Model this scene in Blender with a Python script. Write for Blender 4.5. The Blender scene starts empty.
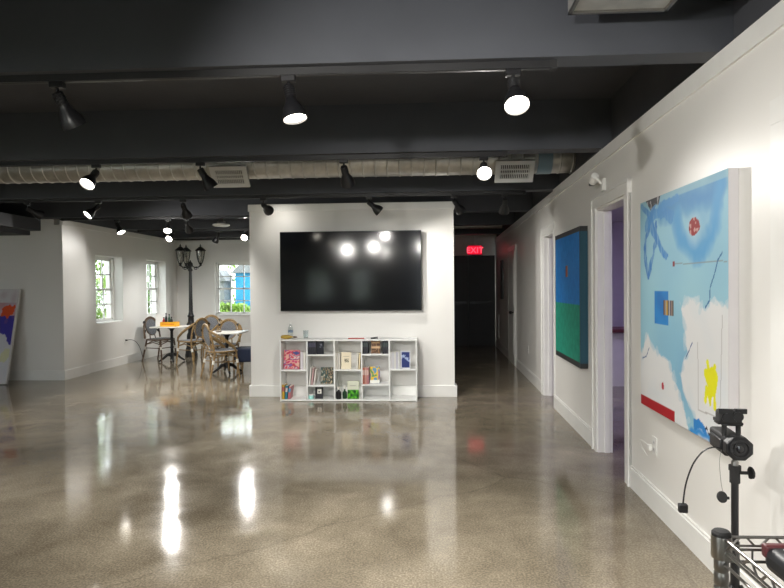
import bpy, bmesh, math, random
from mathutils import Vector, Matrix, noise
random.seed(4)
sc = bpy.context.scene
COL = sc.collection
PI = math.pi
R = math.radians

# ------------------------------------------------------------------ materials
MATS = {}
def mat(name, col, rough=.5, metal=0, spec=.5, emit=None, estr=0, coat=0, bump=0, bscale=40, var=0, vscale=6, aniso=None):
    if name in MATS: return MATS[name]
    m = bpy.data.materials.new(name); m.use_nodes = True
    nt = m.node_tree; b = nt.nodes['Principled BSDF']
    b.inputs['Base Color'].default_value = (*col, 1)
    b.inputs['Roughness'].default_value = rough
    b.inputs['Metallic'].default_value = metal
    b.inputs['Specular IOR Level'].default_value = spec
    b.inputs['Coat Weight'].default_value = coat
    if emit:
        b.inputs['Emission Color'].default_value = (*emit, 1)
        b.inputs['Emission Strength'].default_value = estr
    tc = nt.nodes.new('ShaderNodeTexCoord')
    n = nt.nodes.new('ShaderNodeTexNoise'); n.inputs['Scale'].default_value = vscale
    n.inputs['Detail'].default_value = 4
    nt.links.new(tc.outputs['Object'], n.inputs['Vector'])
    mr = nt.nodes.new('ShaderNodeMapRange')
    mr.inputs['From Min'].default_value = .3; mr.inputs['From Max'].default_value = .7
    v = var if var else .03
    mr.inputs['To Min'].default_value = 1 - v; mr.inputs['To Max'].default_value = 1 + v
    nt.links.new(n.outputs['Fac'], mr.inputs['Value'])
    mx = nt.nodes.new('ShaderNodeMix'); mx.data_type = 'RGBA'; mx.blend_type = 'MULTIPLY'
    mx.inputs['Factor'].default_value = 1
    mx.inputs['A'].default_value = (*col, 1)
    nt.links.new(mr.outputs['Result'], mx.inputs['B'])
    nt.links.new(mx.outputs['Result'], b.inputs['Base Color'])
    if bump:
        n2 = nt.nodes.new('ShaderNodeTexNoise'); n2.inputs['Scale'].default_value = bscale
        n2.inputs['Detail'].default_value = 3
        nt.links.new(tc.outputs['Object'], n2.inputs['Vector'])
        bp = nt.nodes.new('ShaderNodeBump'); bp.inputs['Strength'].default_value = bump
        bp.inputs['Distance'].default_value = .01
        nt.links.new(n2.outputs['Fac'], bp.inputs['Height'])
        nt.links.new(bp.outputs['Normal'], b.inputs['Normal'])
    MATS[name] = m
    return m

M_WALL = mat('white_paint', (.80, .79, .765), .42, bump=.12, bscale=5, var=.012, vscale=2)
M_TRIM = mat('white_trim', (.82, .82, .80), .35)
M_CEIL = mat('dark_ceiling', (.062, .065, .076), .75, bump=.2, bscale=12, var=.18, vscale=1.6)
M_BEAM = mat('dark_beam', (.068, .073, .088), .6, bump=.1, bscale=8, var=.08, vscale=3)
M_BLK = mat('black_metal', (.012, .012, .014), .35)
M_BLKM = mat('black_matte', (.016, .016, .017), .65)
M_TRACK = mat('track_black', (.02, .02, .022), .4)
M_CHR = mat('chrome', (.30, .29, .28), .38, 1)
M_GALV = mat('galvanised', (.58, .57, .54), .38, .7, var=.18, vscale=9, bump=.15, bscale=20)
M_VENT = mat('vent_white', (.72, .72, .72), .45)
M_DARK = mat('vent_dark', (.03, .03, .03), .8)
M_WHITE = mat('white_laminate', (.84, .85, .84), .4)
M_PAPER = mat('paper', (.80, .77, .70), .8)
M_RATTAN = mat('rattan', (.27, .175, .075), .45, var=.3, vscale=40)
M_RATTD = mat('dark_rattan', (.10, .06, .035), .45, var=.3, vscale=40)
M_BIND = mat('white_binding', (.75, .73, .68), .6)
M_IRON = mat('cast_iron', (.012, .012, .013), .5, spec=.3)
M_MARBLE = mat('white_marble', (.82, .80, .76), .2, var=.06, vscale=7)
M_NAVY = mat('navy_fabric', (.006, .014, .045), .7, bump=.2, bscale=200)
M_OAK = mat('light_oak', (.42, .27, .13), .5, var=.2, vscale=20)
M_BULB = mat('lit_bulb', (1, 1, 1), .3, emit=(1, .93, .80), estr=15)
M_YEL = mat('yellow_box', (.85, .42, .01), .5)
M_RED = mat('red_plastic', (.45, .03, .03), .45)
M_STEEL = mat('door_black', (.018, .019, .022), .5)
M_OUTGREY = mat('outdoor_grey', (.20, .21, .22), .8, var=.15)
M_OUTBLUE = mat('outdoor_blue', (.03, .30, .60), .6, var=.2, vscale=3)
M_OUTWHITE = mat('outdoor_white', (.80, .80, .78), .8)
M_GROUND = mat('outdoor_ground', (.25, .27, .18), .9, var=.3, vscale=3)
M_LEAF = mat('leaf_green', (.14, .30, .05), .6, var=.4, vscale=3)
M_LEAF2 = mat('leaf_bright', (.30, .46, .10), .6, var=.4, vscale=3)
M_BARK = mat('bark', (.12, .08, .05), .9)
M_PURP = mat('led_panel', (.8, .8, .9), .4, emit=(.62, .50, 1.0), estr=9)
M_ROOMW = mat('room_wall', (.70, .68, .72), .6)
M_REDTOP = mat('dark_red_top', (.13, .035, .04), .4)
M_CANVAS = mat('canvas_edge', (.66, .64, .66), .7)
M_TEAL = mat('teal_edge', (.012, .07, .11), .6)
M_FRAME = mat('dark_frame', (.02, .02, .022), .5)
M_SILV = mat('silver_key', (.55, .56, .58), .35)

def weave_mat():
    m = bpy.data.materials.new('grey_weave'); m.use_nodes = True
    nt = m.node_tree; b = nt.nodes['Principled BSDF']; b.inputs['Roughness'].default_value = .7
    tc = nt.nodes.new('ShaderNodeTexCoord')
    ck = nt.nodes.new('ShaderNodeTexChecker'); ck.inputs['Scale'].default_value = 90
    ck.inputs['Color1'].default_value = (.05, .055, .065, 1); ck.inputs['Color2'].default_value = (.22, .23, .25, 1)
    nt.links.new(tc.outputs['Object'], ck.inputs['Vector']); nt.links.new(ck.outputs['Color'], b.inputs['Base Color'])
    return m
M_WEAVE = weave_mat()

def floor_mat():
    m = bpy.data.materials.new('polished_concrete'); m.use_nodes = True
    nt = m.node_tree; b = nt.nodes['Principled BSDF']; L = nt.links.new
    tc = nt.nodes.new('ShaderNodeTexCoord')
    def nz(scale, detail, rough=.55, dist=0, vec=None):
        n = nt.nodes.new('ShaderNodeTexNoise')
        n.inputs['Scale'].default_value = scale; n.inputs['Detail'].default_value = detail
        n.inputs['Roughness'].default_value = rough; n.inputs['Distortion'].default_value = dist
        L(vec or tc.outputs['Object'], n.inputs['Vector']); return n
    big = nz(.55, 7, .6, .8); mid = nz(2.6, 6, .65, .4); fine = nz(95, 2, .6)
    r1 = nt.nodes.new('ShaderNodeValToRGB'); e = r1.color_ramp.elements
    e[0].position = .33; e[0].color = (.125, .103, .072, 1)
    e[1].position = .66; e[1].color = (.335, .288, .215, 1)
    k = e.new(.5); k.color = (.215, .182, .132, 1)
    ma = nt.nodes.new('ShaderNodeMix'); ma.data_type = 'FLOAT'; ma.inputs['Factor'].default_value = .45
    L(big.outputs['Fac'], ma.inputs['A']); L(mid.outputs['Fac'], ma.inputs['B'])
    L(ma.outputs['Result'], r1.inputs['Fac'])
    r2 = nt.nodes.new('ShaderNodeValToRGB'); e = r2.color_ramp.elements
    e[0].position = .40; e[0].color = (.80, .80, .80, 1); e[1].position = .70; e[1].color = (1.5, 1.5, 1.5, 1)
    L(fine.outputs['Fac'], r2.inputs['Fac'])
    mu = nt.nodes.new('ShaderNodeMix'); mu.data_type = 'RGBA'; mu.blend_type = 'MULTIPLY'; mu.inputs['Factor'].default_value = 1
    L(r1.outputs['Color'], mu.inputs['A']); L(r2.outputs['Color'], mu.inputs['B'])
    # thin wandering cracks
    vo = nt.nodes.new('ShaderNodeTexVoronoi'); vo.feature = 'DISTANCE_TO_EDGE'; vo.inputs['Scale'].default_value = .22
    dn = nz(1.2, 3); vm = nt.nodes.new('ShaderNodeMix'); vm.data_type = 'VECTOR'; vm.inputs['Factor'].default_value = .25
    L(tc.outputs['Object'], vm.inputs['A']); L(dn.outputs['Color'], vm.inputs['B']); L(vm.outputs['Result'], vo.inputs['Vector'])
    cr = nt.nodes.new('ShaderNodeMapRange'); cr.inputs['From Min'].default_value = .0; cr.inputs['From Max'].default_value = .0022
    cr.inputs['To Min'].default_value = .82; cr.inputs['To Max'].default_value = 1
    L(vo.outputs['Distance'], cr.inputs['Value'])
    mc = nt.nodes.new('ShaderNodeMix'); mc.data_type = 'RGBA'; mc.blend_type = 'MULTIPLY'; mc.inputs['Factor'].default_value = 1
    L(mu.outputs['Result'], mc.inputs['A']); L(cr.outputs['Result'], mc.inputs['B'])
    L(mc.outputs['Result'], b.inputs['Base Color'])
    rr = nt.nodes.new('ShaderNodeMapRange'); rr.inputs['From Min'].default_value = .3; rr.inputs['From Max'].default_value = .7
    rr.inputs['To Min'].default_value = .06; rr.inputs['To Max'].default_value = .125
    L(mid.outputs['Fac'], rr.inputs['Value']); L(rr.outputs['Result'], b.inputs['Roughness'])
    b.inputs['Specular IOR Level'].default_value = .62
    bp = nt.nodes.new('ShaderNodeBump'); bp.inputs['Strength'].default_value = .10; bp.inputs['Distance'].default_value = .004
    bn = nz(16, 3); L(bn.outputs['Fac'], bp.inputs['Height']); L(bp.outputs['Normal'], b.inputs['Normal'])
    return m
M_FLOOR = floor_mat()

def glass_mat(name, tint, gl=.08):
    m = bpy.data.materials.new(name); m.use_nodes = True; nt = m.node_tree
    nt.nodes.remove(nt.nodes['Principled BSDF'])
    t = nt.nodes.new('ShaderNodeBsdfTransparent'); t.inputs['Color'].default_value = (*tint, 1)
    g = nt.nodes.new('ShaderNodeBsdfGlossy'); g.inputs['Roughness'].default_value = .03
    fr = nt.nodes.new('ShaderNodeLayerWeight'); fr.inputs['Blend'].default_value = .5
    pw_ = nt.nodes.new('ShaderNodeMath'); pw_.operation = 'POWER'; pw_.inputs[1].default_value = 5
    nt.links.new(fr.outputs['Facing'], pw_.inputs[0])
    ad = nt.nodes.new('ShaderNodeMath'); ad.operation = 'MULTIPLY_ADD'; ad.inputs[1].default_value = .6; ad.inputs[2].default_value = gl * .4; ad.use_clamp = True
    nt.links.new(pw_.outputs[0], ad.inputs[0])
    mx = nt.nodes.new('ShaderNodeMixShader')
    nt.links.new(ad.outputs[0], mx.inputs['Fac']); nt.links.new(t.outputs[0], mx.inputs[1]); nt.links.new(g.outputs[0], mx.inputs[2])
    nt.links.new(mx.outputs[0], nt.nodes['Material Output'].inputs['Surface'])
    return m
M_GLASS = glass_mat('window_glass', (.96, .98, .97))
M_LANT = glass_mat('lantern_glass', (.80, .80, .76), .4)
M_CLEAR = glass_mat('clear_plastic', (.90, .93, .93), .3)

def vc_mat(rough=.55):
    m = bpy.data.materials.new('painted_art'); m.use_nodes = True; nt = m.node_tree
    b = nt.nodes['Principled BSDF']; b.inputs['Roughness'].default_value = rough; b.inputs['Specular IOR Level'].default_value = .25
    a = nt.nodes.new('ShaderNodeAttribute'); a.attribute_name = 'Col'
    nt.links.new(a.outputs['Color'], b.inputs['Base Color'])
    return m
M_ART = vc_mat(.6)
M_COVER = vc_mat(.35)

# ------------------------------------------------------------------ mesh builder
class MB:
    def __init__(s): s.v = []; s.f = []; s.T = None
    def add(s, vs, fs):
        o = len(s.v)
        s.v += [tuple(s.T @ Vector(p)) if s.T else tuple(p) for p in vs]
        s.f += [tuple(i + o for i in f) for f in fs]; return s
    def box(s, x0, x1, y0, y1, z0, z1, M=None):
        vs = [Vector((x, y, z)) for z in (z0, z1) for y in (y0, y1) for x in (x0, x1)]
        if M: vs = [M @ p for p in vs]
        return s.add(vs, [(0, 2, 3, 1), (4, 5, 7, 6), (0, 1, 5, 4), (2, 6, 7, 3), (0, 4, 6, 2), (1, 3, 7, 5)])
    def lathe(s, prof, n=24, M=None, cap=True):
        vs = []; fs = []
        for r, z in prof:
            for i in range(n):
                a = 2 * PI * i / n; p = Vector((r * math.cos(a), r * math.sin(a), z)); vs.append(M @ p if M else p)
        for k in range(len(prof) - 1):
            for i in range(n):
                j = (i + 1) % n; fs.append((k * n + i, k * n + j, (k + 1) * n + j, (k + 1) * n + i))
        if cap:
            fs.append(tuple(range(n - 1, -1, -1))); o = (len(prof) - 1) * n; fs.append(tuple(o + i for i in range(n)))
        return s.add(vs, fs)
    def cyl(s, p0, p1, r0, r1=None, n=16):
        p0 = Vector(p0); p1 = Vector(p1); d = p1 - p0
        M = Matrix.Translation(p0) @ d.to_track_quat('Z', 'Y').to_matrix().to_4x4()
        return s.lathe([(r0, 0), (r0 if r1 is None else r1, d.length)], n, M)
    def tube(s, pts, r, n=8, closed=False):
        pts = [Vector(p) for p in pts]; N = len(pts); vs = []; fs = []
        rs = r if isinstance(r, (list, tuple)) else [r] * N
        up = None
        for i, p in enumerate(pts):
            if closed: t = pts[(i + 1) % N] - pts[i - 1]
            else: t = pts[min(i + 1, N - 1)] - pts[max(i - 1, 0)]
            t.normalize()
            if up is None:
                up = Vector((0, 0, 1)) if abs(t.z) < .9 else Vector((1, 0, 0))
            x = up.cross(t).normalized(); y = t.cross(x).normalized(); up = y
            for k in range(n):
                a = 2 * PI * k / n; vs.append(p + x * rs[i] * math.cos(a) + y * rs[i] * math.sin(a))
        for i in range(N if closed else N - 1):
            j = (i + 1) % N
            for k in range(n):
                l = (k + 1) % n; fs.append((i * n + k, i * n + l, j * n + l, j * n + k))
        if not closed:
            fs.append(tuple(range(n - 1, -1, -1))); fs.append(tuple((N - 1) * n + k for k in range(n)))
        return s.add(vs, fs)
    def prism(s, poly, y0, y1, M=None):      # polygon in x,z extruded along y
        n = len(poly)
        vs = [Vector((x, y0, z)) for x, z in poly] + [Vector((x, y1, z)) for x, z in poly]
        if M: vs = [M @ p for p in vs]
        return s.add(vs, [tuple(range(n)), tuple(range(2 * n - 1, n - 1, -1))] + [(i, i + n, (i + 1) % n + n, (i + 1) % n) for i in range(n)])
    def build(s, name, m, parent=None, bev=0, smooth=True, seg=2):
        me = bpy.data.meshes.new(name); me.from_pydata(s.v, [], s.f)
        bm = bmesh.new(); bm.from_mesh(me); bmesh.ops.recalc_face_normals(bm, faces=bm.faces); bm.to_mesh(me); bm.free()
        me.materials.append(m)
        if smooth: me.shade_smooth(); me.set_sharp_from_angle(angle=R(35))
        o = bpy.data.objects.new(name, me); COL.objects.link(o); o.parent = parent
        if bev:
            b = o.modifiers.new('bevel', 'BEVEL'); b.width = bev; b.segments = seg; b.limit_method = 'ANGLE'
        return o

def tag(o, label=None, cat=None, group=None, kind=None):
    if label: o['label'] = label
    if cat: o['category'] = cat
    if group: o['group'] = group
    if kind: o['kind'] = kind
    return o
def empty(name, loc=(0, 0, 0), rz=0, label=None, cat=None, group=None, kind=None):
    o = bpy.data.objects.new(name, None); COL.objects.link(o); o.location = loc; o.rotation_euler.z = rz
    o.empty_display_size = .1
    return tag(o, label, cat, group, kind)
def copy_tree(o, parent=None):
    c = o.copy(); COL.objects.link(c); c.parent = parent
    for ch in list(o.children): copy_tree(ch, c)
    return c
def struct(name, mb, m, **k): return tag(mb.build(name, m, **k), kind='structure')

def grid_art(name, w, h, nx, nz, func, parent, y=0, x0=0, z0=0, m=None, thick=0):
    vs = []; fs = []; cs = []
    for j in range(nz + 1):
        for i in range(nx + 1):
            u = i / nx; v = j / nz; vs.append((x0 + u * w, y, z0 + v * h)); cs.append(func(u, v))
    for j in range(nz):
        for i in range(nx):
            a = j * (nx + 1) + i; fs.append((a, a + 1, a + nx + 2, a + nx + 1))
    if thick:
        o = len(vs); vs += [(x0, y, z0), (x0 + w, y, z0), (x0 + w, y, z0 + h), (x0, y, z0 + h), (x0, y + thick, z0), (x0 + w, y + thick, z0), (x0 + w, y + thick, z0 + h), (x0, y + thick, z0 + h)]
        fs += [(o, o + 4, o + 5, o + 1), (o + 1, o + 5, o + 6, o + 2), (o + 2, o + 6, o + 7, o + 3), (o + 3, o + 7, o + 4, o), (o + 4, o + 7, o + 6, o + 5)]
        cs += [(.7, .69, .7)] * 8
    me = bpy.data.meshes.new(name); me.from_pydata(vs, [], fs)
    ca = me.color_attributes.new('Col', 'FLOAT_COLOR', 'POINT')
    for i, c in enumerate(cs): ca.data[i].color = (*c, 1)
    me.materials.append(m or M_ART)
    o = bpy.data.objects.new(name, me); COL.objects.link(o); o.parent = parent
    return o
def nz2(x, y, s=0): return noise.noise(Vector((x, y, s)))
def mixc(a, b, t):
    t = max(0, min(1, t)); return tuple(a[i] * (1 - t) + b[i] * t for i in range(3))
def sd_line(u, v, pts):
    best = 9
    for (a, b), (c, d) in zip(pts, pts[1:]):
        dx, dy = c - a, d - b; L = dx * dx + dy * dy
        t = max(0, min(1, ((u - a) * dx + (v - b) * dy) / L)) if L else 0
        best = min(best, math.hypot(u - a - t * dx, v - b - t * dy))
    return best
def inpoly(u, v, P):
    c = False; n = len(P)
    for i in range(n):
        x0, y0 = P[i]; x1, y1 = P[i - 1]
        if (y0 > v) != (y1 > v) and u < (x1 - x0) * (v - y0) / (y1 - y0) + x0: c = not c
    return c

# ------------------------------------------------------------------ camera
cam = bpy.data.cameras.new('camera'); co = bpy.data.objects.new('camera', cam); COL.objects.link(co)
cam.sensor_width = 36; cam.lens = 590 / 784 * 36; cam.clip_start = .02
co.matrix_world = Matrix.Translation((0, 0, 1.4)) @ (Matrix.Rotation(R(3.0), 3, 'Z') @ Matrix.Rotation(PI / 2 - R(.74), 3, 'X') @ Matrix.Rotation(-R(.5), 3, 'Z')).to_4x4()
sc.camera = co
sc.view_settings.view_transform = 'Standard'; sc.view_settings.look = 'None'
sc.view_settings.gamma = 1; sc.view_settings.exposure = .62; sc.view_settings.use_curve_mapping = False

# ------------------------------------------------------------------ room shell
HB, HC, HW = 2.48, 2.87, 2.46          # beam bottoms, ceiling, wall caps
WA = R(1.36); WD = Vector((math.sin(WA), math.cos(WA), 0)); WN = Vector((-math.cos(WA), math.sin(WA), 0))
W0 = Vector((1.334, -.032, 0))
WT = Matrix.Translation(W0) @ Matrix(((-WD.x, -WN.x, 0), (-WD.y, -WN.y, 0), (0, 0, 1))).to_4x4()   # local x = -s, local y = into the wall
WROT = math.atan2(-WD.y, -WD.x)
def wloc(s, n=0, z=0): p = W0 + WD * s + WN * n; return (p.x, p.y, z)
def wb(mb, s0, s1, n0, n1, z0, z1):
    return mb.box(-s1, -s0, -n1, -n0, z0, z1, WT)

XL, YG, YB = -5.555, 8.79, 13.09
struct('floor', MB().box(-9.2, 5.4, -3.4, 14.2, -.1, 0), M_FLOOR)
struct('ceiling', MB().box(-9.2, 5.4, -3.4, YG + .15, HC, HC + .1).box(XL - .32, 5.4, YG + .15, 14.2, HC, HC + .1), M_CEIL)
for i, (y0, y1) in enumerate(((-1.1, -.96), (.9, 1.04), (2.84, 2.98), (4.76, 4.92), (6.76, 6.92), (8.64, 8.80), (10.54, 10.70), (12.44, 12.6))):
    xl = -9.0 if i < 6 else -5.9
    struct('trim_%d' % (i + 1), MB().box(xl, 1.9, y0, y1, HB, HC), M_BEAM, smooth=False)

# right wall, two stretches with two door openings and a closed door further on
D1, D2, D3 = (4.275, 5.04), (6.93, 7.60), (10.25, 11.1)
w = MB(); t = -.105
wb(w, -3.2, D1[0], t, 0, 0, HW); wb(w, *D1, t, 0, 2.03, HW); wb(w, D1[1], 6.84, t, 0, 0, HW)
o = struct('wall_right', w, M_WALL, smooth=False)
w = MB(); wb(w, 6.84, D2[0], t - .02, -.02, 0, HW); wb(w, *D2, t - .02, -.02, 2.02, HW); wb(w, D2[1], D3[0], t - .02, -.02, 0, HW)
wb(w, *D3, t - .02, -.02, 2.02, HW); wb(w, D3[1], 13.78, t - .02, -.02, 0, HW)
struct('wall_hallway_right', w, M_WALL, smooth=False)
w = MB(); wb(w, -3.2, 6.84, t, .014, HW, HB); wb(w, 6.84, 13.8, t, -.006, HW, HB)
wb(w, -3.2, 6.84, 0, .014, HW - .075, HW); wb(w, 6.84, 13.8, -.02, -.006, HW - .075, HW)
struct('trim_9', w, M_TRIM, smooth=False)
w = MB(); wb(w, -3.2, 13.8, -.16, -.05, HB, HC); struct('wall_upper_right', w, M_CEIL, smooth=False)
# baseboards of the right wall
def basebd(name, runs, n):
    b = MB()
    for s0, s1 in runs: wb(b, s0, s1, n, n + .016, 0, .135); wb(b, s0, s1, n, n + .010, .135, .15)
    struct(name, b, M_TRIM, smooth=False)
basebd('baseboard_right', ((-3.2, 2.24), (2.24, D1[0] - .1), (D1[1] + .1, 6.84)), 0)
basebd('baseboard_hallway_right', ((D2[1] + .1, D3[0] - .09), (D3[1] + .09, 13.7)), -.02)
# casings
def casing(name, D, n, top, cw=.1):
    r = empty(name, (0, 0, 0), kind='structure')
    b = MB()
    for a0, a1 in ((D[0] - cw, D[0] + .004), (D[1] - .004, D[1] + cw)):
        wb(b, a0, a1, n, n + .018, 0, top + cw)
    wb(b, D[0] - cw - .01, D[1] + cw + .01, n, n + .022, top, top + cw)
    for a0, a1 in ((D[0] - cw, D[0] - cw + .022), (D[1] + cw - .022, D[1] + cw)):
        wb(b, a0, a1, n, n + .028, 0, top + cw)
    wb(b, D[0] - cw - .01, D[1] + cw + .01, n, n + .028, top + cw - .022, top + cw)
    b.build('door_casing', M_TRIM, r, smooth=False)
    b = MB()
    wb(b, D[0], D[0] + .018, n - .115, n + .004, 0, top); wb(b, D[1] - .018, D[1], n - .115, n + .004, 0, top); wb(b, D[0], D[1], n - .115, n + .004, top - .018, top)
    wb(b, D[0] + .018, D[0] + .03, n - .09, n - .05, 0, top - .02); wb(b, D[1] - .03, D[1] - .018, n - .09, n - .05, 0, top - .02)
    b.build('door_jamb', M_TRIM, r, smooth=False)
    return r
casing('door_1', D1, 0, 2.03); casing('door_2', D2, -.02, 2.02)
d3 = casing('door_3', D3, -.02, 2.02, .085)
b = MB(); wb(b, D3[0] + .02, D3[1] - .02, -.05, .012, .01, 2.0)
wb(b, D3[0] + .12, D3[1] - .12, .012, .018, .2, .9); wb(b, D3[0] + .12, D3[1] - .12, .012, .018, 1.05, 1.85)
b.build('door_leaf', M_TRIM, d3, smooth=False)
b = MB(); p = Vector(wloc(10.36, .012, .93)); b.cyl(p, p + WN * .04, .012); b.lathe([(.0, -.03), (.022, -.025), (.03, 0), (.022, .02), (0, .025)], 14, Matrix.Translation(p + WN * .055)); b.build('door_knob', M_BLK, d3)
# a further door at the near right edge of the view
D0 = (1.45, 2.34)
d0 = empty('door_4', (0, 0, 0), kind='structure')
b = MB(); wb(b, D0[1], D0[1] + .1, 0, .02, 0, 2.11); wb(b, D0[0] - .1, D0[1] + .1, 0, .022, 2.02, 2.115); wb(b, D0[0] - .1, D0[0], 0, .02, 0, 2.11); b.build('door_casing', M_TRIM, d0, smooth=False)
b = MB(); wb(b, D0[0], D0[1], 0, .008, 0, 2.02); b.build('door_leaf', M_TRIM, d0, smooth=False)

# far end of the hallway with dark double door
YE = 13.78
struct('wall_hallway_end', MB().box(.15, 1.75, YE, YE + .15, 2.10, HC).box(.15, .42, YE, YE + .15, 0, 2.1).box(1.672, 1.95, YE, YE + .15, 0, HC), M_WALL, smooth=False)
d = empty('door_5', (1.05, YE, 0), kind='structure')
MB().box(-.62, .0, .02, .07, 0, 2.10).box(.004, .625, .02, .07, 0, 2.10).box(-.63, .63, .07, .1, 0, 2.1).build('door_leaf', M_STEEL, d, smooth=False)
MB().box(-.55, -.06, -.03, .0, .98, 1.03).box(.06, .55, -.03, .0, .98, 1.03).box(-.55, -.5, -.01, .03, .96, 1.05).box(.5, .55, -.01, .03, .96, 1.05).build('push_bar', M_BLK, d, smooth=False)
# dark upper hall ceiling pieces
struct('wall_hallway_left', MB().box(.2, .36, 7.62, YE + .15, 0, HB), M_WALL, smooth=False)

# TV partition
YT = 7.455
struct('wall_television', MB().box(-2.21, .392, YT, YT + .16, 0, HW - .03), M_WALL, smooth=False)
struct('trim_10', MB().box(-2.225, .405, YT - .016, YT + .175, HW - .09, HW), M_TRIM, smooth=False, bev=.006)
struct('baseboard_television', MB().box(-2.235, .42, YT - .018, YT + .178, 0, .145), M_TRIM, smooth=False, bev=.004)

# left wing: corner pilaster and window wall
XL, YG, YB = -5.555, 8.79, 13.09
def wallx_with_windows(name, x0, x1, y0, y1, z1, wins):
    b = MB(); y = y0
    for a0, a1, c0, c1 in wins:
        b.box(x0, x1, y, a0, 0, z1); b.box(x0, x1, a0, a1, 0, c0); b.box(x0, x1, a0, a1, c1, z1); y = a1
    b.box(x0, x1, y, y1, 0, z1); return struct(name, b, M_WALL, smooth=False)
WZ0, WZ1 = .80, 1.98
wallx_with_windows('wall_left', XL - .32, XL, YG + .15, YB + .2, HB, ((9.76, 10.66, WZ0, WZ1), (11.61, 12.50, WZ0, WZ1)))
struct('trim_11', MB().box(XL - .1, XL + .035, YG - .01, 9.44, HW - .32, HW - .07).box(XL, XL + .014, 9.44, YB, HW - .07, HW).box(XL, XL + .05, YG - .01, 9.44, HW - .07, HW), M_WALL, smooth=False)
struct('wall_left_pilaster', MB().box(XL - .1, XL + .035, YG, 9.44, 0, HW - .32), M_WALL, smooth=False)
struct('baseboard_left', MB().box(XL, XL + .016, 9.45, YB, 0, .15).box(XL + .035, XL + .052, YG, 9.455, 0, .15), M_TRIM, smooth=False)
struct('wall_grey_left', MB().box(-9.0, XL - .1, YG, YG + .15, 0, HC).box(XL - .32, XL - .1, YG + .15, YG + .3, HB, HC), M_WALL, smooth=False)
struct('baseboard_grey_left', MB().box(-9.0, XL + .052, YG - .017, YG, 0, .15), M_TRIM, smooth=False)
# stepped dark soffits along the left side of the ceiling
struct('trim_12', MB().box(-9.0, -6.03, 5.6, YG, 2.235, 2.30).box(-9.0, -5.86, 6.2, YG, 2.30, HB), M_BEAM, smooth=False)
# back wall with window
BX0, BX1 = -4.69, -3.42
struct('wall_back', MB().box(XL - .1, BX0, YB, YB + .25, 0, HB).box(BX0, BX1, YB, YB + .25, 0, WZ0 - .02).box(BX0, BX1, YB, YB + .25, WZ1, HB).box(BX1, .2, YB, YB + .25, 0, HB), M_WALL, smooth=False)
struct('baseboard_back', MB().box(XL, .2, YB - .016, YB, 0, .15), M_TRIM, smooth=False)
struct('trim_13', MB().box(XL, .2, YB - .014, YB, HW - .07, HW), M_TRIM, smooth=False)
struct('wall_upper_left', MB().box(XL - .32, XL - .01, YG + .15, YB + .25, HB, HC), M_CEIL, smooth=False)
struct('wall_upper_back', MB().box(XL, .36, YB + .01, YB + .25, HB, HC), M_CEIL, smooth=False)
# walls outside the picture (left side and behind the camera)
struct('wall_far_left', MB().box(-9.2, -9.0, -3.4, YG + .15, 0, HC), M_WALL, smooth=False)
xs = ((-8.6, -5.0, .3, 2.4), (-3.55, -2.80, .95, 1.95), (-2.25, -1.62, .95, 1.95), (.05, 1.2, .3, 2.3)); x = -9.0  # outer two openings added for daylight fill, middle two reflect in the television
b = MB()
for a0, a1, c0, c1 in xs:
    b.box(x, a0, -3.4, -3.2, 0, HC); b.box(a0, a1, -3.4, -3.2, 0, c0); b.box(a0, a1, -3.4, -3.2, c1, HC); x = a1
b.box(x, 1.35, -3.4, -3.2, 0, HC); struct('wall_behind_camera', b, M_WALL, smooth=False)

# windows: sash frames with muntins
def window(name, loc, rz, w, z0, z1, cols, rows_half, sill=True):
    r = empty(name, loc, rz, kind='structure')
    h = z1 - z0; f = .035
    MB().box(-w / 2, -w / 2 + f, -.02, .05, z0, z1).box(w / 2 - f, w / 2, -.02, .05, z0, z1).box(-w / 2, w / 2, -.02, .05, z1 - f, z1).box(-w / 2, w / 2, -.02, .05, z0, z0 + f).build('window_frame', M_TRIM, r, smooth=False)
    zm = (z0 + z1) / 2
    for k, (a, c, y) in enumerate(((z0 + f, zm + .015, -.005), (zm - .015, z1 - f, .018))):
        b = MB(); xi = w / 2 - f
        g = .035
        b.box(-xi, -xi + g, y, y + .025, a, c); b.box(xi - g, xi, y, y + .025, a, c); b.box(-xi, xi, y, y + .025, a, a + g); b.box(-xi, xi, y, y + .025, c - g, c)
        for i in range(1, cols):
            x = -xi + 2 * xi * i / cols; b.box(x - .011, x + .011, y, y + .022, a, c)
        for i in range(1, rows_half):
            z = a + (c - a) * i / rows_half; b.box(-xi, xi, y, y + .022, z - .011, z + .011)
        s = b.build('window_sash', M_TRIM, r, smooth=False)
        MB().box(-xi + g, xi - g, y + .010, y + .014, a + g, c - g).build('window_pane', M_GLASS, s, smooth=False)
    if sill:
        MB().box(-w / 2, w / 2, -.15, -.0, z0, z0 + .015).build('window_sill', M_TRIM, r, smooth=False)
    return r
window('window_1', (XL - .19, 10.21, 0), R(90), .90, WZ0, WZ1, 3, 2)
window('window_2', (XL - .19, 12.055, 0), R(90), .89, WZ0, WZ1, 3, 2)
window('window_3', ((BX0 + BX1) / 2, YB + .10, 0), 0, BX1 - BX0, WZ0 - .02, WZ1, 4, 2)
for i, (a0, a1, c0, c1) in enumerate(xs):
    window('window_%d' % (4 + i), ((a0 + a1) / 2, -3.32, 0), PI, a1 - a0, c0, c1, 3, 2)  # first and last are unseen windows added to let in more daylight

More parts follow.
